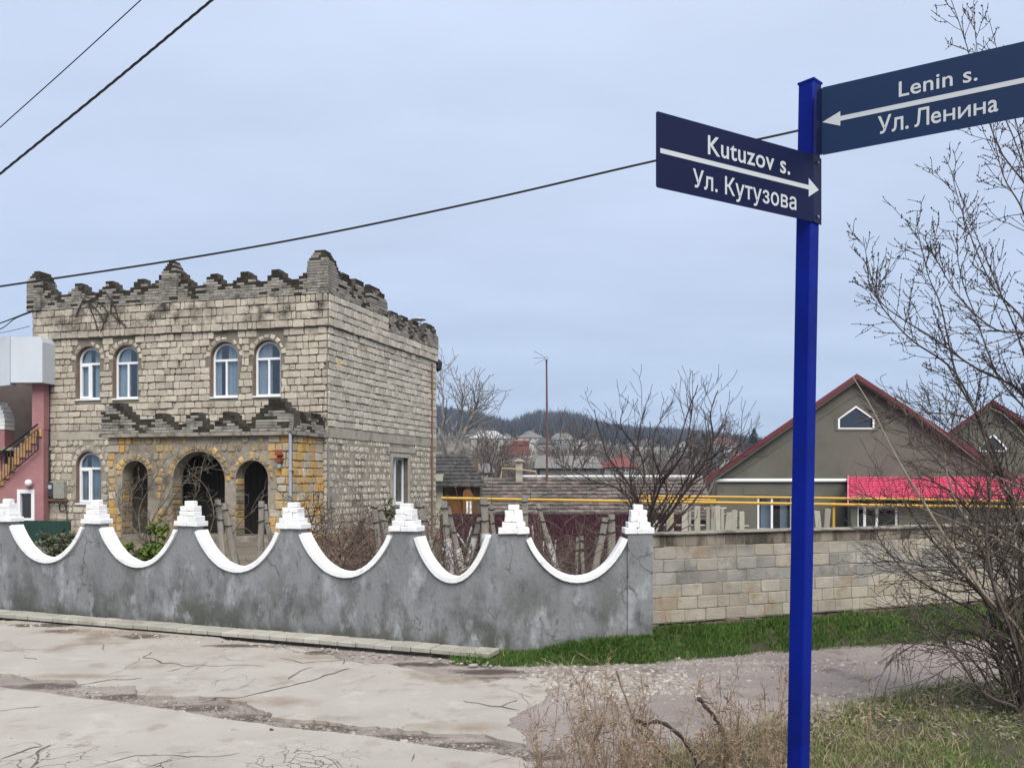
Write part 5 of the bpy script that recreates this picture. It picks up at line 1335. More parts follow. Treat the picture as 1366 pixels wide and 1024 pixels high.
# ================================================================== YARD BEHIND THE FENCE
R.seed(61)
POSTM = mat('weathered_post', (.16, .145, .12), (.27, .25, .215), 9, .95, rnd=.15, bump=.6, bscale=50, aniso=(1, 1, .3), stain=[((.07, .06, .05), 4, .55, .7)])
WASH = mat('whitewashed_bark', (0.36, 0.36, 0.352), (0.496, 0.496, 0.496), 9, .95, bump=.6, stain=[((.16, .14, .12), 6, .52, .62)])
def vine_post(pts, Y, w, label, wash=None, mt=POSTM):
    P = [pp(x, y, Y) for x, y in pts]; d = (P[-1]-P[0]).normalized(); low = P[0]+d*((P[0].z+.6)/max(.2, -d.z))
    t = thing('vine_post', tuple(low), label, 'post', 'weathered posts of the vine trellis')
    m = MB(); n = 7; L = (low-P[0]).length; x = Vector((1, 0, 0)); y = Vector((0, 1, 0))
    ring = []
    for i in range(n):
        c = P[0].lerp(low, i/(n-1))+Vector((R.gauss(0, .006), R.gauss(0, .006), 0)); s = w*(.82+.3*i/(n-1))*R.uniform(.94, 1.06)
        ring.append([c+x*s*.5*a+y*s*.45*b for a, b in ((-1, -.7), (-.7, -1), (.7, -1), (1, -.7), (1, .7), (.7, 1), (-.7, 1), (-1, .7))])
    v = [tuple(p) for q in ring for p in q]
    f = [(8*i+k, 8*i+(k+1) % 8, 8*i+8+(k+1) % 8, 8*i+8+k) for i in range(n-1) for k in range(8)]+[tuple(range(8)), tuple(range(8*n-1, 8*n-9, -1))]
    m.add(v, f); m.build('shaft', mt, t)
    if wash:
        q = P[0].lerp(P[-1], wash); m = MB(); tube(m, [q, q.lerp(low, .5), low], [w*.6, w*.62, w*.66], 8); m.build('whitewash', WASH, t)
    for k in (.12, .4):
        c = P[0].lerp(P[-1], k); m = MB(); tube(m, [c+Vector((w*.62*math.cos(a), w*.58*math.sin(a), R.uniform(-.01, .01))) for a in np.linspace(0, 6.28, 9)], .008, 4); m.build('wire_tie', BLACK, t)
    return t
for pts, Y, w, lab, ws in (
    ([(291, 666), (297, 732)], 12.0, .085, 'upright old post before the middle porch arch', None), ([(297, 671), (313, 745)], 12.2, .10, 'leaning post propped beside the upright one before the middle porch arch', None),
    ([(348, 668), (348, 735)], 12.0, .09, 'pale upright post before the right porch arch', None), ([(352, 672), (364, 735)], 12.3, .08, 'dark post slanting behind the pale one at the right porch arch', None),
    ([(499, 668), (506, 740)], 12.0, .085, 'thin tilted post before the right wall of the stone house', None), ([(504, 674), (519, 725)], 12.2, .11, 'thick leaning post beside the thin tilted one near the house wall', None),
    ([(558, 668), (574, 735)], 12.0, .11, 'leaning post directly right of the fifth fence cap', None), ([(592, 668), (600, 750)], 12.0, .10, 'dark post under the left end of the gas pipe with whitewashed foot', .62), ([(597, 676), (616, 760)], 12.3, .10, 'slanted post with a white foot crossing the dark one under the gas pipe', .66),
    ([(646, 664), (648, 740)], 12.0, .12, 'thick straight post with whitewashed lower half left of the sixth cap', .62), ([(640, 690), (626, 745)], 12.3, .08, 'thin post leaning left against the thick whitewashed one', .5), ([(655, 672), (662, 735)], 12.6, .07, 'thin brown post right behind the thick whitewashed one', None),
    ([(700, 662), (700, 720)], 14.0, .13, 'broad grey post close to the right side of the sixth cap', None), ([(717, 672), (734, 730)], 12.2, .08, 'slanted brown post over the last dip of the fence', .75),
    ([(808, 690), (797, 745)], 11.0, .10, 'pale post leaning right at the end of the last dip', None), ([(815, 686), (815, 745)], 11.2, .11, 'dark upright post beside the last white cap', None),
    ([(777, 715), (777, 760)], 11.0, .05, 'short blue grey stake in the last dip of the fence', None), ([(770, 717), (769, 760)], 11.4, .045, 'short rusty stake beside the blue grey one', None)):
    vine_post(pts, Y, w, lab, ws)
VINE = mat('brown_vine', (.075, .052, .042), (.13, .095, .078), 8, .95, rnd=.4)
m = MB()
for k in range(760):
    x = R.choice((R.uniform(535, 690), R.uniform(690, 860), R.uniform(690, 860), R.uniform(430, 560))); Y = R.uniform(10.3, 16.5); b = pp(x, 640, Y); b.z = -.2-.3*smooth(-2, 2, b.x)
    twig(m, b, Vector((R.gauss(0, .5), R.gauss(0, .3), 1)), R.uniform(.7, 1.75), R.uniform(.006, .014), 1, -.05, .28, 4, (.5, 1.3), .5, 4, 0, .0042)
tag(m.build('vine_tangle', VINE), kind='stuff')
m = MB()
for k in range(26):      # whitewashed vine stocks
    x = R.uniform(555, 745); Y = R.uniform(12, 17); b = pp(x, 640, Y); b.z = -.4
    twig(m, b, Vector((R.gauss(0, .25), 0, 1)), R.uniform(.8, 1.25), R.uniform(.02, .035), 0, 0, .12, seg=5, k=5, rmin=.016)
tag(m.build('vine_stocks', WASH), kind='stuff')
# dead leaves and cut stems heaped against the plinth
LEAFB = mat('dead_leaves', (.13, .085, .05), (.25, .18, .12), 15, .95, rnd=.5)
m = MB()
for k in range(5200):
    x = R.uniform(425, 560); Y = R.uniform(15, 22.5); c = pp(x, 640, Y); c.z = .02+.45*math.exp(-((x-480)/45)**2)*math.exp(-((Y-20)/2.6)**2)*R.uniform(.7, 1)+.05*R.random()
    s = R.uniform(.03, .09); u = Vector((R.gauss(0, 1), R.gauss(0, 1), R.gauss(0, .6))).normalized()*s; w = u.cross(Vector((R.gauss(0, 1), R.gauss(0, 1), R.gauss(0, 1)))).normalized()*s*.6
    m.add([tuple(c-u), tuple(c+w), tuple(c+u), tuple(c-w)], [(0, 1, 2), (0, 2, 3)])
tag(m.build('leaf_litter', LEAFB), kind='stuff')
def leafy(name, label, cx, cy, Y, sx, sz, n, mt, size, grp=None):
    c = pp(cx, cy, Y); t = thing(name, (c.x, c.y, 0), label, 'shrub'); m = MB()
    for k in range(9): twig(m, (c.x+R.gauss(0, sx*.3), c.y, 0), Vector((R.gauss(0, .35), R.gauss(0, .35), 1)), c.z+sz*.5, .012, 1, .1, .2, 4, rmin=.004)
    m.build('stem', DBARK, t); m = MB(); cl = [(R.gauss(0, sx*.5), R.gauss(0, sx*.4), R.gauss(0, sz*.45)) for _ in range(16)]
    for k in range(n):
        q = R.choice(cl); p = Vector((c.x+q[0]+R.gauss(0, sx*.17), c.y+q[1]+R.gauss(0, sx*.17), max(.05, c.z+q[2]+R.gauss(0, sz*.17)))); s = size*R.uniform(.6, 1.4)
        u = Vector((R.gauss(0, 1), R.gauss(0, 1), R.gauss(.2, .6))).normalized()*s; w = u.cross(Vector((R.gauss(0, 1), R.gauss(0, 1), R.gauss(0, 1)))).normalized()*s*.42
        m.add([tuple(p-u), tuple(p+w), tuple(p+u), tuple(p-w)], [(0, 1, 2), (0, 2, 3)])
    tag(m.build('foliage', mt, t), kind='stuff'); return t
LEAFG = mat('yellow_green_leaves', (0.05625, 0.09375, 0.0135), (0.12, 0.165, 0.02625), 9, .8, rnd=.4)
LEAFD = mat('dull_leaves', (.05, .06, .03), (.10, .10, .055), 9, .85, rnd=.5)
leafy('shrub', 'bright yellow green shrub below the porch in the second dip of the fence', 198, 736, 15.0, .36, .24, 1100, LEAFG, .05)
leafy('shrub', 'small green sprig climbing out above the bright shrub by the porch', 209, 707, 15.4, .14, .16, 260, LEAFG, .05)
leafy('shrub', 'dull olive shrub in front of the green metal fence', 76, 726, 14.5, .30, .26, 700, LEAFD, .045)
leafy('shrub', 'low ivy-green shrub at the foot of the thick whitewashed post', 645, 742, 13.5, .45, .22, 420, LEAFD, .04)
leafy('shrub', 'sprig of dark leaves left of the fifth fence cap', 520, 682, 12.5, .10, .16, 120, LEAFD, .04)
# bare climber on the porch, dry roots on the frieze
CLIMB = mat('bare_climber', (.09, .075, .058), (.16, .135, .105), 9, .95)
t = thing('climbing_vine', tuple(PF.P(PL*.6, .3, 0)), 'bare climbing vine scrambling over the porch arches', 'vine'); m = MB()
for pts in ([(190, 722), (170, 690), (180, 650), (200, 630)], [(192, 722), (205, 690), (225, 660), (240, 625)], [(190, 720), (200, 700), (235, 690), (262, 660), (268, 630)], [(195, 722), (160, 680), (166, 640)],
            [(188, 720), (186, 680), (205, 640), (222, 610)], [(270, 735), (285, 690), (275, 650), (250, 628)], [(215, 690), (250, 640), (290, 620)], [(300, 735), (318, 700), (340, 680)]):
    dpt = R.uniform(.1, .45); P = catmull([PF.P(PF.a(x, dpt), dpt, PF.at(x, y, dpt)[1]) for x, y in pts], 6)
    tube(m, P, [max(.008, .024*(1-i/len(P))) for i in range(len(P))], 5)
    for k in range(10):
        i = R.randrange(len(P)//5, len(P)-1); twig(m, P[i], rot_about((P[i+1]-P[i]).normalized(), R.uniform(.4, 1.2)), R.uniform(.35, 1.0), .009, 1, -.02, .25, 3, (.4, 1.2), .5, 4, 0, .006)
m.build('stem', CLIMB, t)
t = thing('climbing_vine', tuple(FW.P(FL*.75, .1, ZF)), 'dead creeper hanging from the parapet at the upper left of the stone house', 'vine'); m = MB()
for pts in ([(108, 396), (128, 412), (138, 430), (134, 442)], [(112, 398), (105, 412), (102, 420)], [(140, 388), (152, 408), (158, 424), (168, 436)], [(150, 400), (148, 415), (160, 430)], [(112, 395), (135, 405), (145, 420)], [(118, 405), (126, 425), (130, 440)]):
    P = catmull([FW.P(FW.a(x, .14), .14, FW.at(x, y, .14)[1]) for x, y in pts], 5); tube(m, P, .018, 4)
    for k in range(5): i = R.randrange(1, len(P)-1); twig(m, P[i], rot_about((P[i+1]-P[i]).normalized(), R.uniform(.5, 1.2)), .4, .01, 0, -.1, .25, rmin=.006)
m.build('stem', DBARK, t)
# bramble in front of the right wall of the house
t = thing('bare_bush', tuple(pp(470, 735, 15)), 'thin bare bush in the fourth dip before the pale house wall', 'shrub'); m = MB()
for pts in ([(450, 745), (465, 715), (490, 692), (497, 685)], [(455, 745), (452, 720), (445, 705)], [(450, 742), (475, 722), (508, 700)], [(448, 745), (437, 725), (434, 705)], [(455, 740), (480, 715), (480, 695)]):
    limb(m, m, [pp(x, y, 14+R.uniform(-.3, .3)) for x, y in pts], .016, .006, 7, .5, 1, 4, rmin=.005)
m.build('stem', VINE, t)
t = thing('bare_bush', tuple(pp(395, 730, 16)), 'sparse dark bush beside the yellow porch corner', 'shrub'); m = MB()
for pts in ([(400, 735), (402, 700), (398, 675), (385, 668)], [(402, 735), (412, 705), (420, 680), (412, 665)], [(404, 730), (420, 705), (430, 690)]):
    limb(m, m, [pp(x, y, 15.5+R.uniform(-.3, .3)) for x, y in pts], .016, .006, 7, .5, 1, 4, rmin=.006)
m.build('stem', DBARK, t)

# old plank fence behind the block wall
R.seed(62)
PLK = mat('peeling_planks', (0.264, 0.248, 0.2), (0.368, 0.352, 0.304), 6, .92, rnd=.25, bump=.5, aniso=(3, 3, .4), stain=[((.15, .12, .09), 6, .55, .68), ((.40, .30, .08), 2.0, .6, .7)])
pf_ = thing('plank_fence', tuple(pp(930, 720, 15)), 'broken row of peeling whitish planks standing behind the block wall', 'fence')
KF2 = Fr((pp(870, 640, 15).x, 15, 0), (1, .05, 0))
for x0, x1, y0, tl in ((871, 879, 694, 0), (889, 899, 673, 0), (909, 917, 672, .01), (926, 934, 675, 0), (942, 946.5, 676, 0), (948, 954, 675, 0), (954.5, 961, 674, -.01), (961.5, 966, 677, 0), (965, 974, 683, .12), (975, 982, 680, .05), (986, 993, 682, 0), (1089, 1097, 681, -.1), (1098, 1105, 678, .08), (1086, 1091, 690, .1)):
    a0, z = KF2.at(x0, y0); a1 = KF2.a(x1); zb = -.5
    P = lambda a, b, zz, tl=tl: KF2.P(a+tl*(zz-.6), b, zz)
    m = MB(); stone(m, lambda a, b, zz, P=P: P(a, b, zz), a0, a1, zb, z, -.02, .012, .015, .004, .006); m.build('plank', PLK, pf_)
m = MB()
for (x0, y0, x1, y1) in ((868, 700, 1000, 702), (948, 683, 990, 690), (940, 679, 970, 678)): tube(m, [KF2.P(KF2.a(x0), -.05, KF2.at(x0, y0)[1]), KF2.P(KF2.a(x1), -.05, KF2.at(x1, y1)[1])], .022, 4)
m.build('rail', PLK, pf_)

# ================================================================== STREET SIGN POST
R.seed(71)
BLUE = mat('blue_paint', (0.0006, 0.00864, 0.1564), (0.0008, 0.0108, 0.184), 4, .5, spec=.10, bump=.12, bscale=60, stain=[((.02, .035, .13), 7, .60, .72), ((.06, .08, .2), 46, .70, .74), ((.0008, .006, .10), 2.2, .52, .66)])
NAVY = mat('navy_sign', (0.00135, 0.004, 0.0288), (0.0018, 0.005, 0.0336), 3, .45, spec=.2, stain=[((.015, .022, .06), 26, .70, .76)])
NAVY2 = mat('faded_navy_sign', (0.002312, 0.01404, 0.05174), (0.003757, 0.01944, 0.06283), 1.5, .45, spec=.2, stain=[((.012, .03, .06), 30, .70, .76)])  # right sign: lighter navy, the sky's reflection put into the colour
LET = mat('sign_lettering', (0.3813, 0.4118, 0.4271), (0.4194, 0.4499, 0.4652), 6, .45)
GREYM = mat('sign_back', (.20, .21, .23), None, 5, .5, metal=.5)
near = pp(1085.5, 640, 2.335); s_ = .0474; fd, rd = Vector((-.673, .74, 0)), Vector((.74, .673, 0))
ZPT = EYE+(640-103)*2.335/F
spost = thing('sign_post', (near.x-.04, near.y+.03, 0), 'square dark blue steel post carrying two street name signs', 'post')
LEAN = lambda z: (z-ZPT)*.0172
def sq(z, s=1.0, e=0):
    c = near+fd*s_/2+rd*s_/2; o = []
    for (p, q) in ((-1, -1), (1, -1), (1, 1), (-1, 1)):
        w = c+fd*p*(s_/2*s+e)+rd*q*(s_/2*s+e); o.append((w.x+LEAN(z), w.y, z))
    return o
m = MB(); r_ = .0035; rings = []
for z in (-.2, .5, 1.2, 1.9, ZPT-.004):
    c = near+fd*s_/2+rd*s_/2; o = []
    for k, (p, q) in enumerate(((-1, -1), (1, -1), (1, 1), (-1, 1))):
        for (dp, dq) in (((0, 1), (1, 0)) if k == 0 else ((-1, 0), (0, 1)) if k == 1 else ((0, -1), (-1, 0)) if k == 2 else ((1, 0), (0, -1))):
            w = c+fd*(p*s_/2+dp*r_)+rd*(q*s_/2+dq*r_); o.append((w.x+LEAN(z), w.y, z))
    rings += o
f = [(8*i+k, 8*i+(k+1) % 8, 8*i+8+(k+1) % 8, 8*i+8+k) for i in range(4) for k in range(8)]
m.add(rings, f); m.build('pole', BLUE, spost)
m = MB(); v = sq(ZPT-.006, 1, .0015)+sq(ZPT, 1, .0015); m.add(v, [(0, 1, 5, 4), (1, 2, 6, 5), (2, 3, 7, 6), (3, 0, 4, 7), (4, 5, 6, 7), (3, 2, 1, 0)]); m.build('cap', BLUE, spost)
SHT = .19
def text_mesh(txt, heavy):
    if 'Ленина' in txt:      # set letter by letter; the small capitals share their outline with H and N
        V, Fs, x = [], [], 0.0
        H1 = glyphs('x', 0)[0][:, 1].max()/glyphs('H', 0)[0][:, 1].max()
        for ch, sy, sx, gap in (('У', 1, 1, .02), ('л', 1, 1, .09), ('.', 1, 1, .26), ('Л', 1, 1, .075), ('e', 1, 1, .10), ('H', H1, .80, .12), ('N', H1, -.78, .12), ('H', H1, .80, .09), ('a', 1, 1, 0)):
            v, fs = glyphs(ch, heavy+(.008 if sy != 1 else 0)); v = v.copy(); v[:, 0] *= sx; v[:, 1] *= sy; v[:, 0] += x-v[:, 0].min(); o = len(V)
            V += [tuple(p) for p in v]; Fs += [tuple(i+o for i in f_) for f_ in fs]; x = v[:, 0].max()+gap
        return np.array(V), Fs
    return glyphs(txt, heavy)
def glyphs(txt, heavy):
    cu = bpy.data.curves.new('lettering', 'FONT'); cu.body = txt; cu.size = 1; cu.offset = heavy; cu.resolution_u = 4; cu.space_character = 1.04
    ob = bpy.data.objects.new('lettering', cu); COL.objects.link(ob); dg = bpy.context.evaluated_depsgraph_get(); dg.update()
    me = bpy.data.meshes.new_from_object(ob.evaluated_get(dg)); v = np.array([tuple(x.co) for x in me.vertices]); fs = [tuple(p.vertices) for p in me.polygons]
    bpy.data.objects.remove(ob); bpy.data.curves.remove(cu); bpy.data.meshes.remove(me); return v, fs
def sign(name, label, A, B, L, zt, texts, arrow, NAVY):
    fr = Fr((A.x, A.y, 0), (B.x-A.x, B.y-A.y, 0)); z0, z1 = zt-SHT, zt
    t = thing(name, fr.P(L/2, 0, z0), label, 'street sign')
    c = .004; out = [(0+c, z0), (L-c, z0), (L, z0+c), (L, z1-c), (L-c, z1), (c, z1), (0, z1-c), (0, z0+c)]
    m = MB(); prism(m, fr, [out], -.0016, 0); m.build('plate', NAVY, t)
    m = MB(); prism(m, fr, [[(p[0]*.998+.0005, p[1]) for p in out]], -.0021, -.0018); m.build('plate_back', GREYM, t)
    for txt, (lx, ly), (rx, ry), capy, heavy in texts:
        v, fs = text_mesh(txt, heavy); vk = text_mesh(txt[0], heavy)[0]; ch = vk[:, 1].max()
        a0, zb = fr.at(lx, ly); a1, zb2 = fr.at(rx, ry); _, zc = fr.at(lx, capy)
        sx = (a1-a0)/(v[:, 0].max()-v[:, 0].min()); sy = (zc-zb)/ch; x0 = v[:, 0].min(); zb = (zb+zb2)/2 if abs(zb-zb2) < .006 else zb
        xc = [np.mean([v[i][0] for i in f_]) for f_ in fs]; o_ = sorted((min(v[i][0] for i in f_), max(v[i][0] for i in f_)) for f_ in fs)
        gap, cut, hi_ = 0, 0, o_[0][1]
        for lo_, h_ in o_:
            if lo_-hi_ > gap: gap, cut = lo_-hi_, (lo_+hi_)/2
            hi_ = max(hi_, h_)
        for side in (0, 1):
            m = MB(); m.add([fr.P(a0+(p[0]-x0)*sx, .0009, zb+p[1]*sy) for p in v], [f_ for f_, c_ in zip(fs, xc) if (c_ > cut) == bool(side)])
            u_ = sorted({i for f_ in m.f for i in f_}); ix = {i: k for k, i in enumerate(u_)}; m.v = [m.v[i] for i in u_]; m.f = [[ix[i] for i in f_] for f_ in m.f]
            m.build('lettering', LET, t)
    (x0, ya, yb), (x1, yc, yd), (tx, ty), (hy0, hy1) = arrow
    x9 = fr.at(x0, yb)[0]; p = [fr.at(x0, yb), fr.at(x1, yd), fr.at(x1, hy1), fr.at(tx, ty), fr.at(x1, hy0), fr.at(x1, yc), fr.at(x0, ya)]
    zm = fr.at(tx, ty)[1]; h = abs(p[0][1]-p[6][1])/2; hh = abs(p[2][1]-p[4][1])/2
    zm0 = (p[0][1]+p[6][1])/2; zm = (zm+zm0)/2
    e9 = L if x0 > 1300 else p[0][0]
    q = [(e9, zm-h), (p[1][0], zm-h), (p[2][0], zm-hh), (p[3][0], zm), (p[4][0], zm+hh), (p[5][0], zm+h), (e9, zm+h)]
    m = MB(); tri = tessellate_polygon([[Vector((a, b, 0)) for a, b in q]]); m.add([fr.P(a, .0009, b) for a, b in q], tri); m.build('arrow', LET, t)
    return t, fr
dA, dB = SHT*F/101.5, SHT*F/89
A, B = pp(875.5, 640, dA), pp(1085.5, 640, dB-.012)
zt1 = EYE+(640-148)/F*dA
t1, fr1 = sign('street_sign', 'left street sign pointing right, reading Kutuzov s.', A, B, (B-A).length, zt1,
     [('Kutuzov s.', (944, 206.7), (1053.7, 232), 181.7, .012), ('Ул. Кутузова', (924, 250), (1062, 279.5), 225.5, .012)],
     ((880.5, 196.4, 203.0), (1078.5, 246.5, 253.5), (1092, 254.5), (238, 263)), NAVY)
# the plate's end is folded onto the post
m = MB(); p = Vector(fr1.P((B-A).length, 0, 0)); q = p+rd*.045
v = [(p.x, p.y, zt1-SHT), (q.x, q.y, zt1-SHT), (q.x, q.y, zt1), (p.x, p.y, zt1)]; v += [(x+fd.x*.0016, y+fd.y*.0016, z) for x, y, z in v]
m.add(v, [(0, 1, 2, 3), (4, 7, 6, 5), (0, 4, 5, 1), (1, 5, 6, 2), (2, 6, 7, 3), (3, 7, 4, 0)]); m.build('flange', NAVY, t1)
for dz in (.018, SHT-.018):
    m = MB(); c = p+rd*.02-fd*.002; 
    v = [(c.x+rd.x*.0045*math.cos(a)-fd.x*e, c.y+rd.y*.0045*math.cos(a)-fd.y*e, zt1-dz+.0045*math.sin(a)) for e in (0, .003) for a in np.linspace(0, 5.5, 8)]
    m.add(v, [(i, (i+1) % 8, 8+(i+1) % 8, 8+i) for i in range(8)]+[tuple(range(8, 16))]); m.build('rivet', GREYM, t1)
d2 = SHT*F/90; d3 = d2/1.118
A2, B2 = pp(1096, 640, d2), pp(1366, 640, d3); zt2 = EYE+(640-117)/F*d2
fr2 = Fr((A2.x, A2.y, 0), (B2.x-A2.x, B2.y-A2.y, 0))
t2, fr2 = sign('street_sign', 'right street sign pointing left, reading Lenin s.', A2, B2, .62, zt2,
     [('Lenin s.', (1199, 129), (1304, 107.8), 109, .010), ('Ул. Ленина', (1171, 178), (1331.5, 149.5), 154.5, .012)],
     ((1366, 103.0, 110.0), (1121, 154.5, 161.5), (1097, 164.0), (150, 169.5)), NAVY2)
m = MB(); p = Vector(fr2.P(0, -.002, 0)); q = p-rd*.03
v = [(p.x, p.y, zt2-SHT), (q.x, q.y, zt2-SHT), (q.x, q.y, zt2), (p.x, p.y, zt2)]; v += [(x+.001, y+.0016, z) for x, y, z in v]
m.add(v, [(0, 1, 2, 3), (4, 7, 6, 5), (0, 4, 5, 1), (1, 5, 6, 2), (2, 6, 7, 3), (3, 7, 4, 0)]); m.build('flange', NAVY, t2)

# ================================================================== WIRES
def wire(pts, r, label, twist=False):
    P = catmull([pp(*p) for p in pts], 12); m = MB()
    if twist:
        for ph in (0, 2.1, 4.2):
            Q = []
            for i in range(len(P)*4-3):
                p = P[i//4].lerp(P[min(i//4+1, len(P)-1)], (i % 4)/4); an = i*.55+ph; Q.append(p+Vector((math.cos(an)*r*.6, 0, math.sin(an)*r*.6)))
            tube(m, Q, r*.6, 4)
    else: tube(m, P, r, 5)
    return tag(m.build('overhead_cable', BLACK), label, 'cable')
wire([(-500, 640, 12), (-80, 298, 9.5), (0, 232, 9.2), (142, 117, 8.6), (283, 0, 8.1), (420, -112, 7.6)], .0135, 'thick twisted black cable crossing the upper left corner of the sky', True)
wire([(-600, 690, 18), (-80, 242, 14), (0, 170, 14), (94, 86, 13.5), (188, 0, 13), (290, -94, 12.5)], .009, 'thin grey wire highest in the upper left sky')
wire([(-700, 470, 18), (-80, 393, 15.5), (0, 382, 15.3), (240, 346, 14.8), (437, 311, 14.4), (660, 264, 14), (872, 215, 13.6), (1062, 175, 13.2), (1300, 118, 12.8), (1500, 70, 12.4)], .019, 'long black cable sagging across the sky in front of the battlements')
wire([(-40, 442, 25), (0, 431, 25), (44, 414, 25)], .02, 'upper of the short cables entering the stone house at its left edge')
wire([(-40, 452, 24.8), (0, 439, 24.9), (20, 425, 25), (43, 416, 25.1)], .015, 'lower short cable sagging to the left edge of the stone house')
wire([(-40, 447, 24.5), (0, 444, 24.5), (40, 435, 25)], .009, 'faint thin wire above the white balcony box')

# ================================================================== SHRUB AT THE RIGHT EDGE
R.seed(81)
TB = mat('shrub_bark', (0.06, 0.0464, 0.0384), (0.104, 0.084, 0.0704), 10, .95, rnd=.3, bump=.3)
TBL = mat('pale_shrub_bark', (.20, .165, .13), (.27, .225, .18), 8, .95, rnd=.3)
sb = thing('bare_shrub', tuple(gp(1352, 958)), 'tall tangled bare shrub with many thin stems at the right edge', 'shrub')
Ys = 5.75; st1, tw1, tw2 = MB(), MB(), MB(); sp_ = MB()
def L_(pts, r0, r1, n, L, lvl=1, dy=None, buds=0, pale=False, **k):
    dy = R.uniform(-.5, .5) if dy is None else dy
    n0 = len(pts)
    limb(sp_ if pale else st1, tw2 if buds else tw1, [pp(x, y, Ys+dy*min(1, i*.5)) for i, (x, y) in enumerate(pts)], r0, r1, n, L, lvl, 6, buds=buds, rmin=.0021, **k)
B_ = [(1358, 985), (1362, 985), (1352, 970), (1370, 985)]
# lower stems
L_([(1364, 990), (1358, 934), (1342, 877), (1316, 811), (1285, 763), (1234, 709), (1200, 668)], .024, .004, 28, .55)
L_([(1366, 990), (1357, 945), (1316, 928), (1259, 858), (1228, 833), (1200, 800)], .018, .003, 21, .45)
L_([(1372, 990), (1366, 921), (1348, 833), (1326, 773), (1297, 713), (1270, 660), (1262, 600)], .022, .004, 28, .5, pale=True)
L_([(1385, 960), (1366, 850), (1310, 790), (1250, 700), (1207, 630), (1172, 565), (1137, 503)], .016, .0035, 8, .4, pale=True, dy=-.3)
L_([(1362, 985), (1350, 900), (1300, 860), (1240, 852), (1190, 880), (1172, 908)], .012, .002, 18, .4, up=-.2)
L_([(1362, 985), (1345, 890), (1310, 850), (1262, 838), (1205, 860), (1180, 890)], .010, .002, 18, .4, up=-.2)
L_([(1362, 985), (1340, 900), (1290, 880), (1240, 905), (1222, 925)], .008, .002, 14, .3, up=-.15)
L_([(1366, 985), (1360, 880), (1330, 800), (1310, 720), (1320, 640), (1310, 560)], .02, .004, 28, .55)
L_([(1370, 985), (1362, 860), (1340, 760), (1290, 680), (1240, 640), (1180, 640)], .016, .003, 25, .5)
L_([(1366, 985), (1350, 870), (1300, 780), (1250, 760), (1200, 770)], .014, .003, 21, .45)
L_([(1366, 985), (1352, 890), (1320, 830), (1270, 800), (1215, 765), (1175, 720), (1160, 690)], .014, .003, 21, .45)
L_([(1375, 985), (1380, 880), (1360, 780), (1355, 680), (1340, 600)], .022, .004, 28, .5)
L_([(1366, 985), (1330, 930), (1290, 910), (1260, 930), (1240, 960)], .008, .002, 12, .3, up=-.1)
L_([(1362, 985), (1352, 930), (1330, 850), (1300, 830), (1226, 790)], .010, .002, 14, .4, pale=True)
L_([(1400, 900), (1366, 800), (1330, 760), (1240, 755), (1170, 745)], .010, .002, 18, .4)
L_([(1400, 800), (1366, 740), (1300, 700), (1220, 690), (1160, 660)], .010, .002, 18, .4)
for k in range(8):
    x = R.uniform(1345, 1380); e = (R.uniform(1180, 1366), R.uniform(600, 900)); mid = ((x+e[0])/2+R.uniform(10, 40), (960+e[1])/2-R.uniform(0, 40))
    L_([(x, 985), mid, e], R.uniform(.006, .012), .002, 16, .4)
for k in range(18):
    s0 = (R.uniform(1385, 1440), R.uniform(640, 860)); e = (R.uniform(1140, 1290), R.uniform(530, 770)); mid = (s0[0]*.5+e[0]*.5+R.uniform(-20, 20), s0[1]*.5+e[1]*.5-R.uniform(-10, 50))
    L_([s0, mid, e], R.uniform(.005, .009), .0018, 18, .38, pale=R.random() < .4)
# upper limbs, knobbly with buds
up_ = dict(buds=26, lvl=1)
L_([(1420, 720), (1385, 640), (1366, 530), (1300, 491), (1234, 444), (1183, 413), (1156, 378)], 0.0144, .0022, 40, .42, **up_)
L_([(1366, 720), (1335, 620), (1300, 550), (1277, 503), (1253, 405), (1238, 366), (1222, 300)], 0.01224, .0022, 38, .36, **up_)
L_([(1375, 740), (1320, 600), (1277, 500), (1214, 452), (1179, 413), (1165, 380), (1152, 316)], 0.01008, .002, 30, .34, **up_)
L_([(1420, 640), (1400, 520), (1366, 430), (1325, 380), (1290, 300), (1270, 230)], 0.01224, .0022, 34, .36, **up_)
L_([(1440, 560), (1400, 400), (1366, 290), (1338, 235), (1322, 165)], 0.01152, .0022, 34, .34, **up_)
L_([(1440, 560), (1420, 380), (1375, 260), (1330, 190), (1290, 62), (1264, -14)], 0.01008, .002, 16, .28, **up_)
L_([(1440, 560), (1410, 360), (1366, 200), (1345, 120), (1318, 20)], 0.00936, .002, 22, .3, **up_)
L_([(1440, 600), (1390, 460), (1330, 440), (1280, 395), (1240, 330)], 0.01008, .002, 30, .34, **up_)
L_([(1440, 640), (1380, 560), (1330, 500), (1300, 420), (1278, 352), (1280, 290)], 0.00936, .002, 30, .34, **up_)
L_([(1430, 700), (1366, 590), (1300, 560), (1240, 550), (1180, 556)], 0.00936, .002, 26, .36, **up_)
L_([(1430, 680), (1366, 470), (1310, 330), (1262, 214)], 0.00864, .002, 22, .3, **up_)
L_([(1440, 520), (1400, 330), (1350, 180), (1310, 100), (1300, 30)], 0.00864, .002, 14, .26, **up_)
# trunks standing just outside the frame
for pts in ([(1380, 1000), (1402, 860), (1425, 700), (1440, 540), (1440, 400), (1430, 250)], [(1376, 1000), (1390, 860), (1400, 760), (1420, 640)]):
    L_(pts, .035, .012, 10, .5)
st1.build('stem', TB, sb); sp_.build('stem', TBL, sb); tag(tw1.build('twig', TB, sb), kind='stuff'); tag(tw2.build('budded_twig', DBARK, sb), kind='stuff')

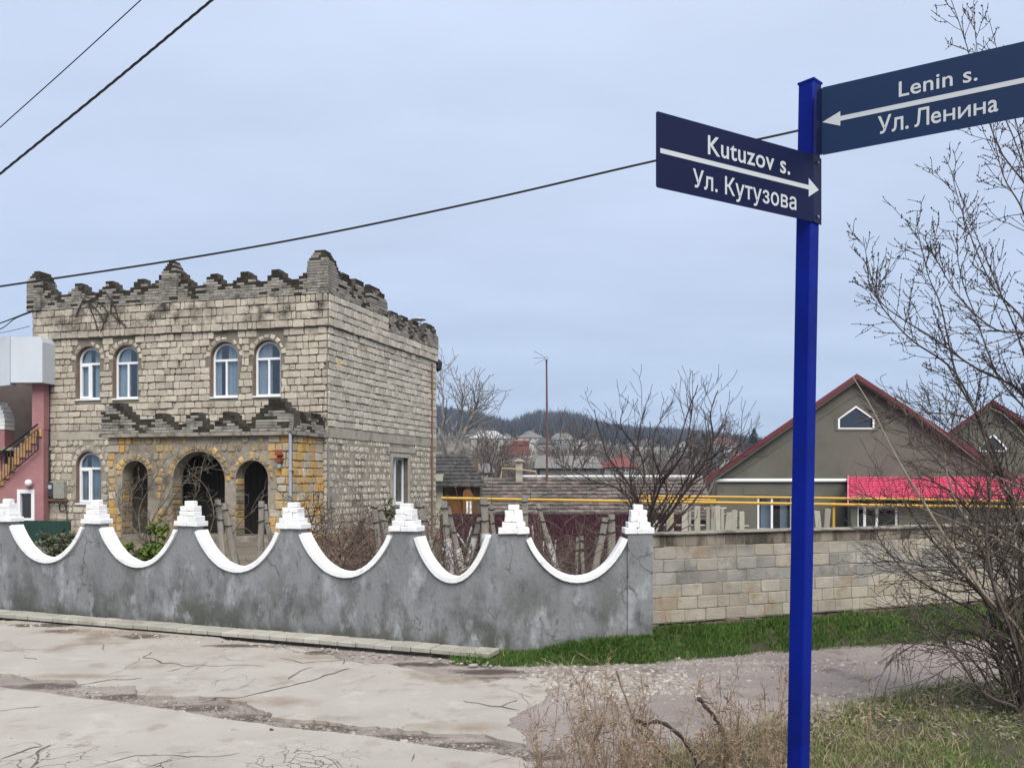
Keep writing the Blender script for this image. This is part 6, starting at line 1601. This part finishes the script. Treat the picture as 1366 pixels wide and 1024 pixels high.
# ================================================================== DRY WEEDS, CUT STEMS, GRASS
R.seed(83)
WEED = mat('dry_weed', (.16, .11, .07), (.27, .20, .135), 14, .95, rnd=.4)
m = MB()
def weed(x, Y, h, lean=0):
    p = pp(x, 640, Y); p.z = 0
    n = 6; P = [p]; d = Vector((lean+R.gauss(0, .16), R.gauss(0, .16), 1)).normalized()
    for i in range(n):
        d = (d+Vector((R.gauss(0, .09), R.gauss(0, .09), .05))).normalized(); P.append(P[-1]+d*h/n)
    tube(m, P, [.0034*(1-.6*i/n) for i in range(n+1)], 4)
    for j in range(int(h*17)):
        t = R.uniform(.3, 1)*n; i = min(int(t), n-1); q = P[i].lerp(P[i+1], t-i)
        twig(m, q, rot_about((P[i+1]-P[i]).normalized(), R.uniform(.4, .9)), h*R.uniform(.10, .26), .0017, 1, .1, .2, 3, (.4, 1), .55, 3, 0, .0013)
        for c in range(5):       # curled dry leaves
            q2 = q+Vector((R.gauss(0, .025), R.gauss(0, .025), R.gauss(.02, .025))); s = R.uniform(.008, .02)
            u = Vector((R.gauss(0, 1), R.gauss(0, 1), R.gauss(-.3, .7))).normalized()*s; w = u.cross(Vector((R.gauss(0, 1), R.gauss(0, 1), R.gauss(0, 1)))).normalized()*s*.22
            m.add([tuple(q2-u), tuple(q2+w), tuple(q2+u), tuple(q2-w)], [(0, 1, 2), (0, 2, 3)])
def ytop(x): return interp(x, [(700, 985), (740, 945), (780, 920), (830, 930), (880, 960), (930, 965), (970, 930), (1020, 905), (1050, 925), (1100, 950), (1160, 960)])
for k in range(105):
    x = R.choice((R.uniform(715, 860), R.uniform(715, 1060), R.uniform(715, 1060))); Y = R.uniform(3.5, 4.7)
    zt = EYE-(ytop(x)+R.uniform(-25, 85)-HY)/F*Y
    if zt > .1: weed(x-R.uniform(-30, 30), Y, zt, R.uniform(-.2, .2))
for x, y, Y in ((776, 915, 4.3), (822, 886, 4.2), (868, 905, 4.4), (915, 895, 4.5), (1018, 880, 4.5), (985, 900, 4.6), (1003, 925, 4.4), (1120, 930, 4.9), (1155, 905, 5.0), (1085, 950, 4.7)):
    weed(x, Y, EYE-(y-HY)/F*Y, R.uniform(-.1, .1))
tag(m.build('dry_weeds', WEED), kind='stuff')
for pts, r, lab in (([(851, 961), (862, 964), (878, 962), (895, 970), (915, 990), (930, 1020), (940, 1070)], .0095, 'dark cut branch arching left, with a blackened stub end'), ([(932, 930), (942, 943), (955, 958), (965, 980), (969, 1000), (972, 1070)], .0105, 'dark cut branch standing upright among the dry weeds'),
                    ([(822, 894), (836, 935), (850, 968), (880, 1000), (920, 1030), (960, 1060)], .0045, 'long thin straw-coloured stick slanting through the weeds')):
    P = catmull([pp(x, y, 4.1) for x, y in pts], 6); m = MB(); n = len(P)
    tube(m, [p+Vector((R.gauss(0, .002), R.gauss(0, .002), 0)) for p in P], [r*(1+.18*math.sin(i*1.3)) for i in range(n)], 7)
    t = thing('cut_branch', tuple(P[-1]), lab, 'branch'); m.build('stem', WEED if r < .006 else DBARK, t)
    m = MB()
    for i in range(3, n-4, 7): twig(m, P[i], rot_about((P[i+1]-P[i]).normalized(), .8), R.uniform(.05, .16), r*.4, 0, .1, .3, k=4)
    m.build('twig', WEED if r < .006 else DBARK, t)

def grassmat(name, g1, g2, dry, lo, hi):
    return mat(name, g1, g2, 1.6, .75, rnd=.4, rnd2=(dry, lo, hi), spec=.25)
GR1 = grassmat('green_grass', (0.03, 0.08479, 0.0108), (0.06, 0.1333, 0.0198), (.17, .17, .06), .70, .98)
GR2 = grassmat('mixed_grass', (0.0533, 0.125, 0.0162), (0.0984, 0.18, 0.027), (.25, .21, .11), .38, .75)
GR3 = grassmat('dry_grass', (.10, .13, .04), (.17, .165, .07), (.27, .22, .13), .15, .7)
n = 60000; bx = []
while len(bx) < n:
    x = R.uniform(-.55, 8.5); x = x if R.random() < .8 else R.uniform(-.4, 3); t = R.random()**.8
    if noise.noise(Vector((x*2.3, t*1.1, 4)))*.8+noise.noise(Vector((x*9, t*5, 4)))*.5+.55 < R.random()*.7*(1.5 if t < .3 else .6): continue
    e, w = interp(x, EDGE), wally(x); y = e+(w-e)*(t*1.04-.03)
    if x < FB.x+.05 and y > W1.P((FB.x-x)/abs(W1.d.x), .30, 0)[1]: continue
    bx.append((x, y, bankz(x, max(0, t))))
bx = np.array(bx); tl = rng.normal(0, .45, (n, 2))
blades('grass', bx, tl, rng.gamma(4, .0095, n)*(1+.4*np.sin(bx[:, 0]*5+bx[:, 1]*3))+.02, rng.uniform(.004, .008, n), GR1, bend=.5)
# verge in front: short turf, greener to the right, drier among the weeds
v = []; nv = 60
VX = [gp(x, y) for x, y in [(840, 1040), (900, 1005), (980, 985), (1060, 968), (1140, 950), (1220, 930), (1300, 912), (1400, 895), (1700, 870)]]
def vy(x): return interp(x, [(p.x, p.y) for p in VX])
for i in range(nv):
    x = .45+i*.12
    for k in range(14):
        t = k/13; y = 3.2+(vy(x)-3.2)*t; v.append((x, y, .01+.05*smooth(1, .8, t)+.025*noise.noise(Vector((x*2.2, y*2.2, 1)))*smooth(1, .85, t)))
f = [(i*14+k, (i+1)*14+k, (i+1)*14+k+1, i*14+k+1) for i in range(nv-1) for k in range(13)]
VERGE = mat('verge_soil', (0.051, 0.042, 0.027), (0.084, 0.069, 0.048), 5, .97, bump=1, bscale=30)
tag(mesh_obj('verge', np.array(v), f, None, VERGE, smooth=True), kind='structure')
def turf(name, n, xr, mt, cond, h0, h1):
    bx = []
    while len(bx) < n:
        px = R.uniform(*xr); y = R.uniform(880, 1120); p = gp(px, y)
        if p.y > vy(p.x)+.08+.12*noise.noise(p*3) or p.x < .5 or not cond(px, y, p): continue
        bx.append((p.x, p.y, .03))
    bx = np.array(bx); m_ = len(bx)
    blades(name, bx, rng.normal(0, .5, (m_, 2)), rng.uniform(h0, h1, m_), rng.uniform(.0035, .0065, m_), mt, bend=.5)
nn = lambda p, s, o: noise.noise(Vector((p.x*s, p.y*s, o)))
turf('grass', 40000, (1080, 1850), GR2, lambda px, y, p: nn(p, 2.2, 3) > -.12+R.uniform(-.15, .15), .03, .085)
turf('grass', 16000, (1200, 1850), GR1, lambda px, y, p: nn(p, 1.6, 7)+.3*smooth(960, 1030, y) > .0+R.uniform(-.1, .1), .04, .10)
turf('dry_grass', 10000, (830, 1300), GR3, lambda px, y, p: R.random() < .9, .04, .13)
# dry litter on the verge under the shrub
m = MB()
for k in range(2600):
    p = gp(R.uniform(1080, 1400), R.uniform(905, 1000)); 
    if p.y > vy(p.x): continue
    s = R.uniform(.01, .035); u = Vector((R.gauss(0, 1), R.gauss(0, 1), R.gauss(0, .35))).normalized()*s; w = u.cross(Vector((R.gauss(0, .4), R.gauss(0, .4), 1))).normalized()*s*.3; c = p+Vector((0, 0, .045+R.random()*.03))
    m.add([tuple(c-u), tuple(c+w), tuple(c+u), tuple(c-w)], [(0, 1, 2), (0, 2, 3)])
tag(m.build('plant_litter', mat('grey_litter', (.16, .125, .095), (.30, .25, .20), 12, .95, rnd=.5)), kind='stuff')
wr = thing('litter_scrap', tuple(gp(362, 977, .04)), 'tiny red plastic scrap on the joint between the concrete slabs', 'scrap')
m = MB(); c = gp(362, 977, .03); m.add([(c.x-.02, c.y, c.z), (c.x+.02, c.y-.01, c.z), (c.x+.015, c.y+.03, c.z+.01), (c.x-.015, c.y+.02, c.z+.025), (c.x, c.y, c.z+.03)], [(0, 1, 4), (1, 2, 4), (2, 3, 4), (3, 0, 4)]); m.build('wrapper', REDM, wr)

# ================================================================== AIR
hz_ = bpy.data.materials.new('haze_air'); hz_.use_nodes = True; t_ = hz_.node_tree; t_.nodes.clear()
o_ = t_.nodes.new('ShaderNodeOutputMaterial'); pv = t_.nodes.new('ShaderNodeVolumePrincipled')
pv.inputs['Density'].default_value = HAZE; pv.inputs['Color'].default_value = (.60, .79, 1, 1); pv.inputs['Anisotropy'].default_value = .2
t_.links.new(pv.outputs[0], o_.inputs['Volume'])
m = MB(); box(m, ID, -1200, 1200, -80, 1300, -9, 110); m.f = [f_[::-1] for f_ in m.f]
tag(m.build('haze', hz_), kind='stuff')
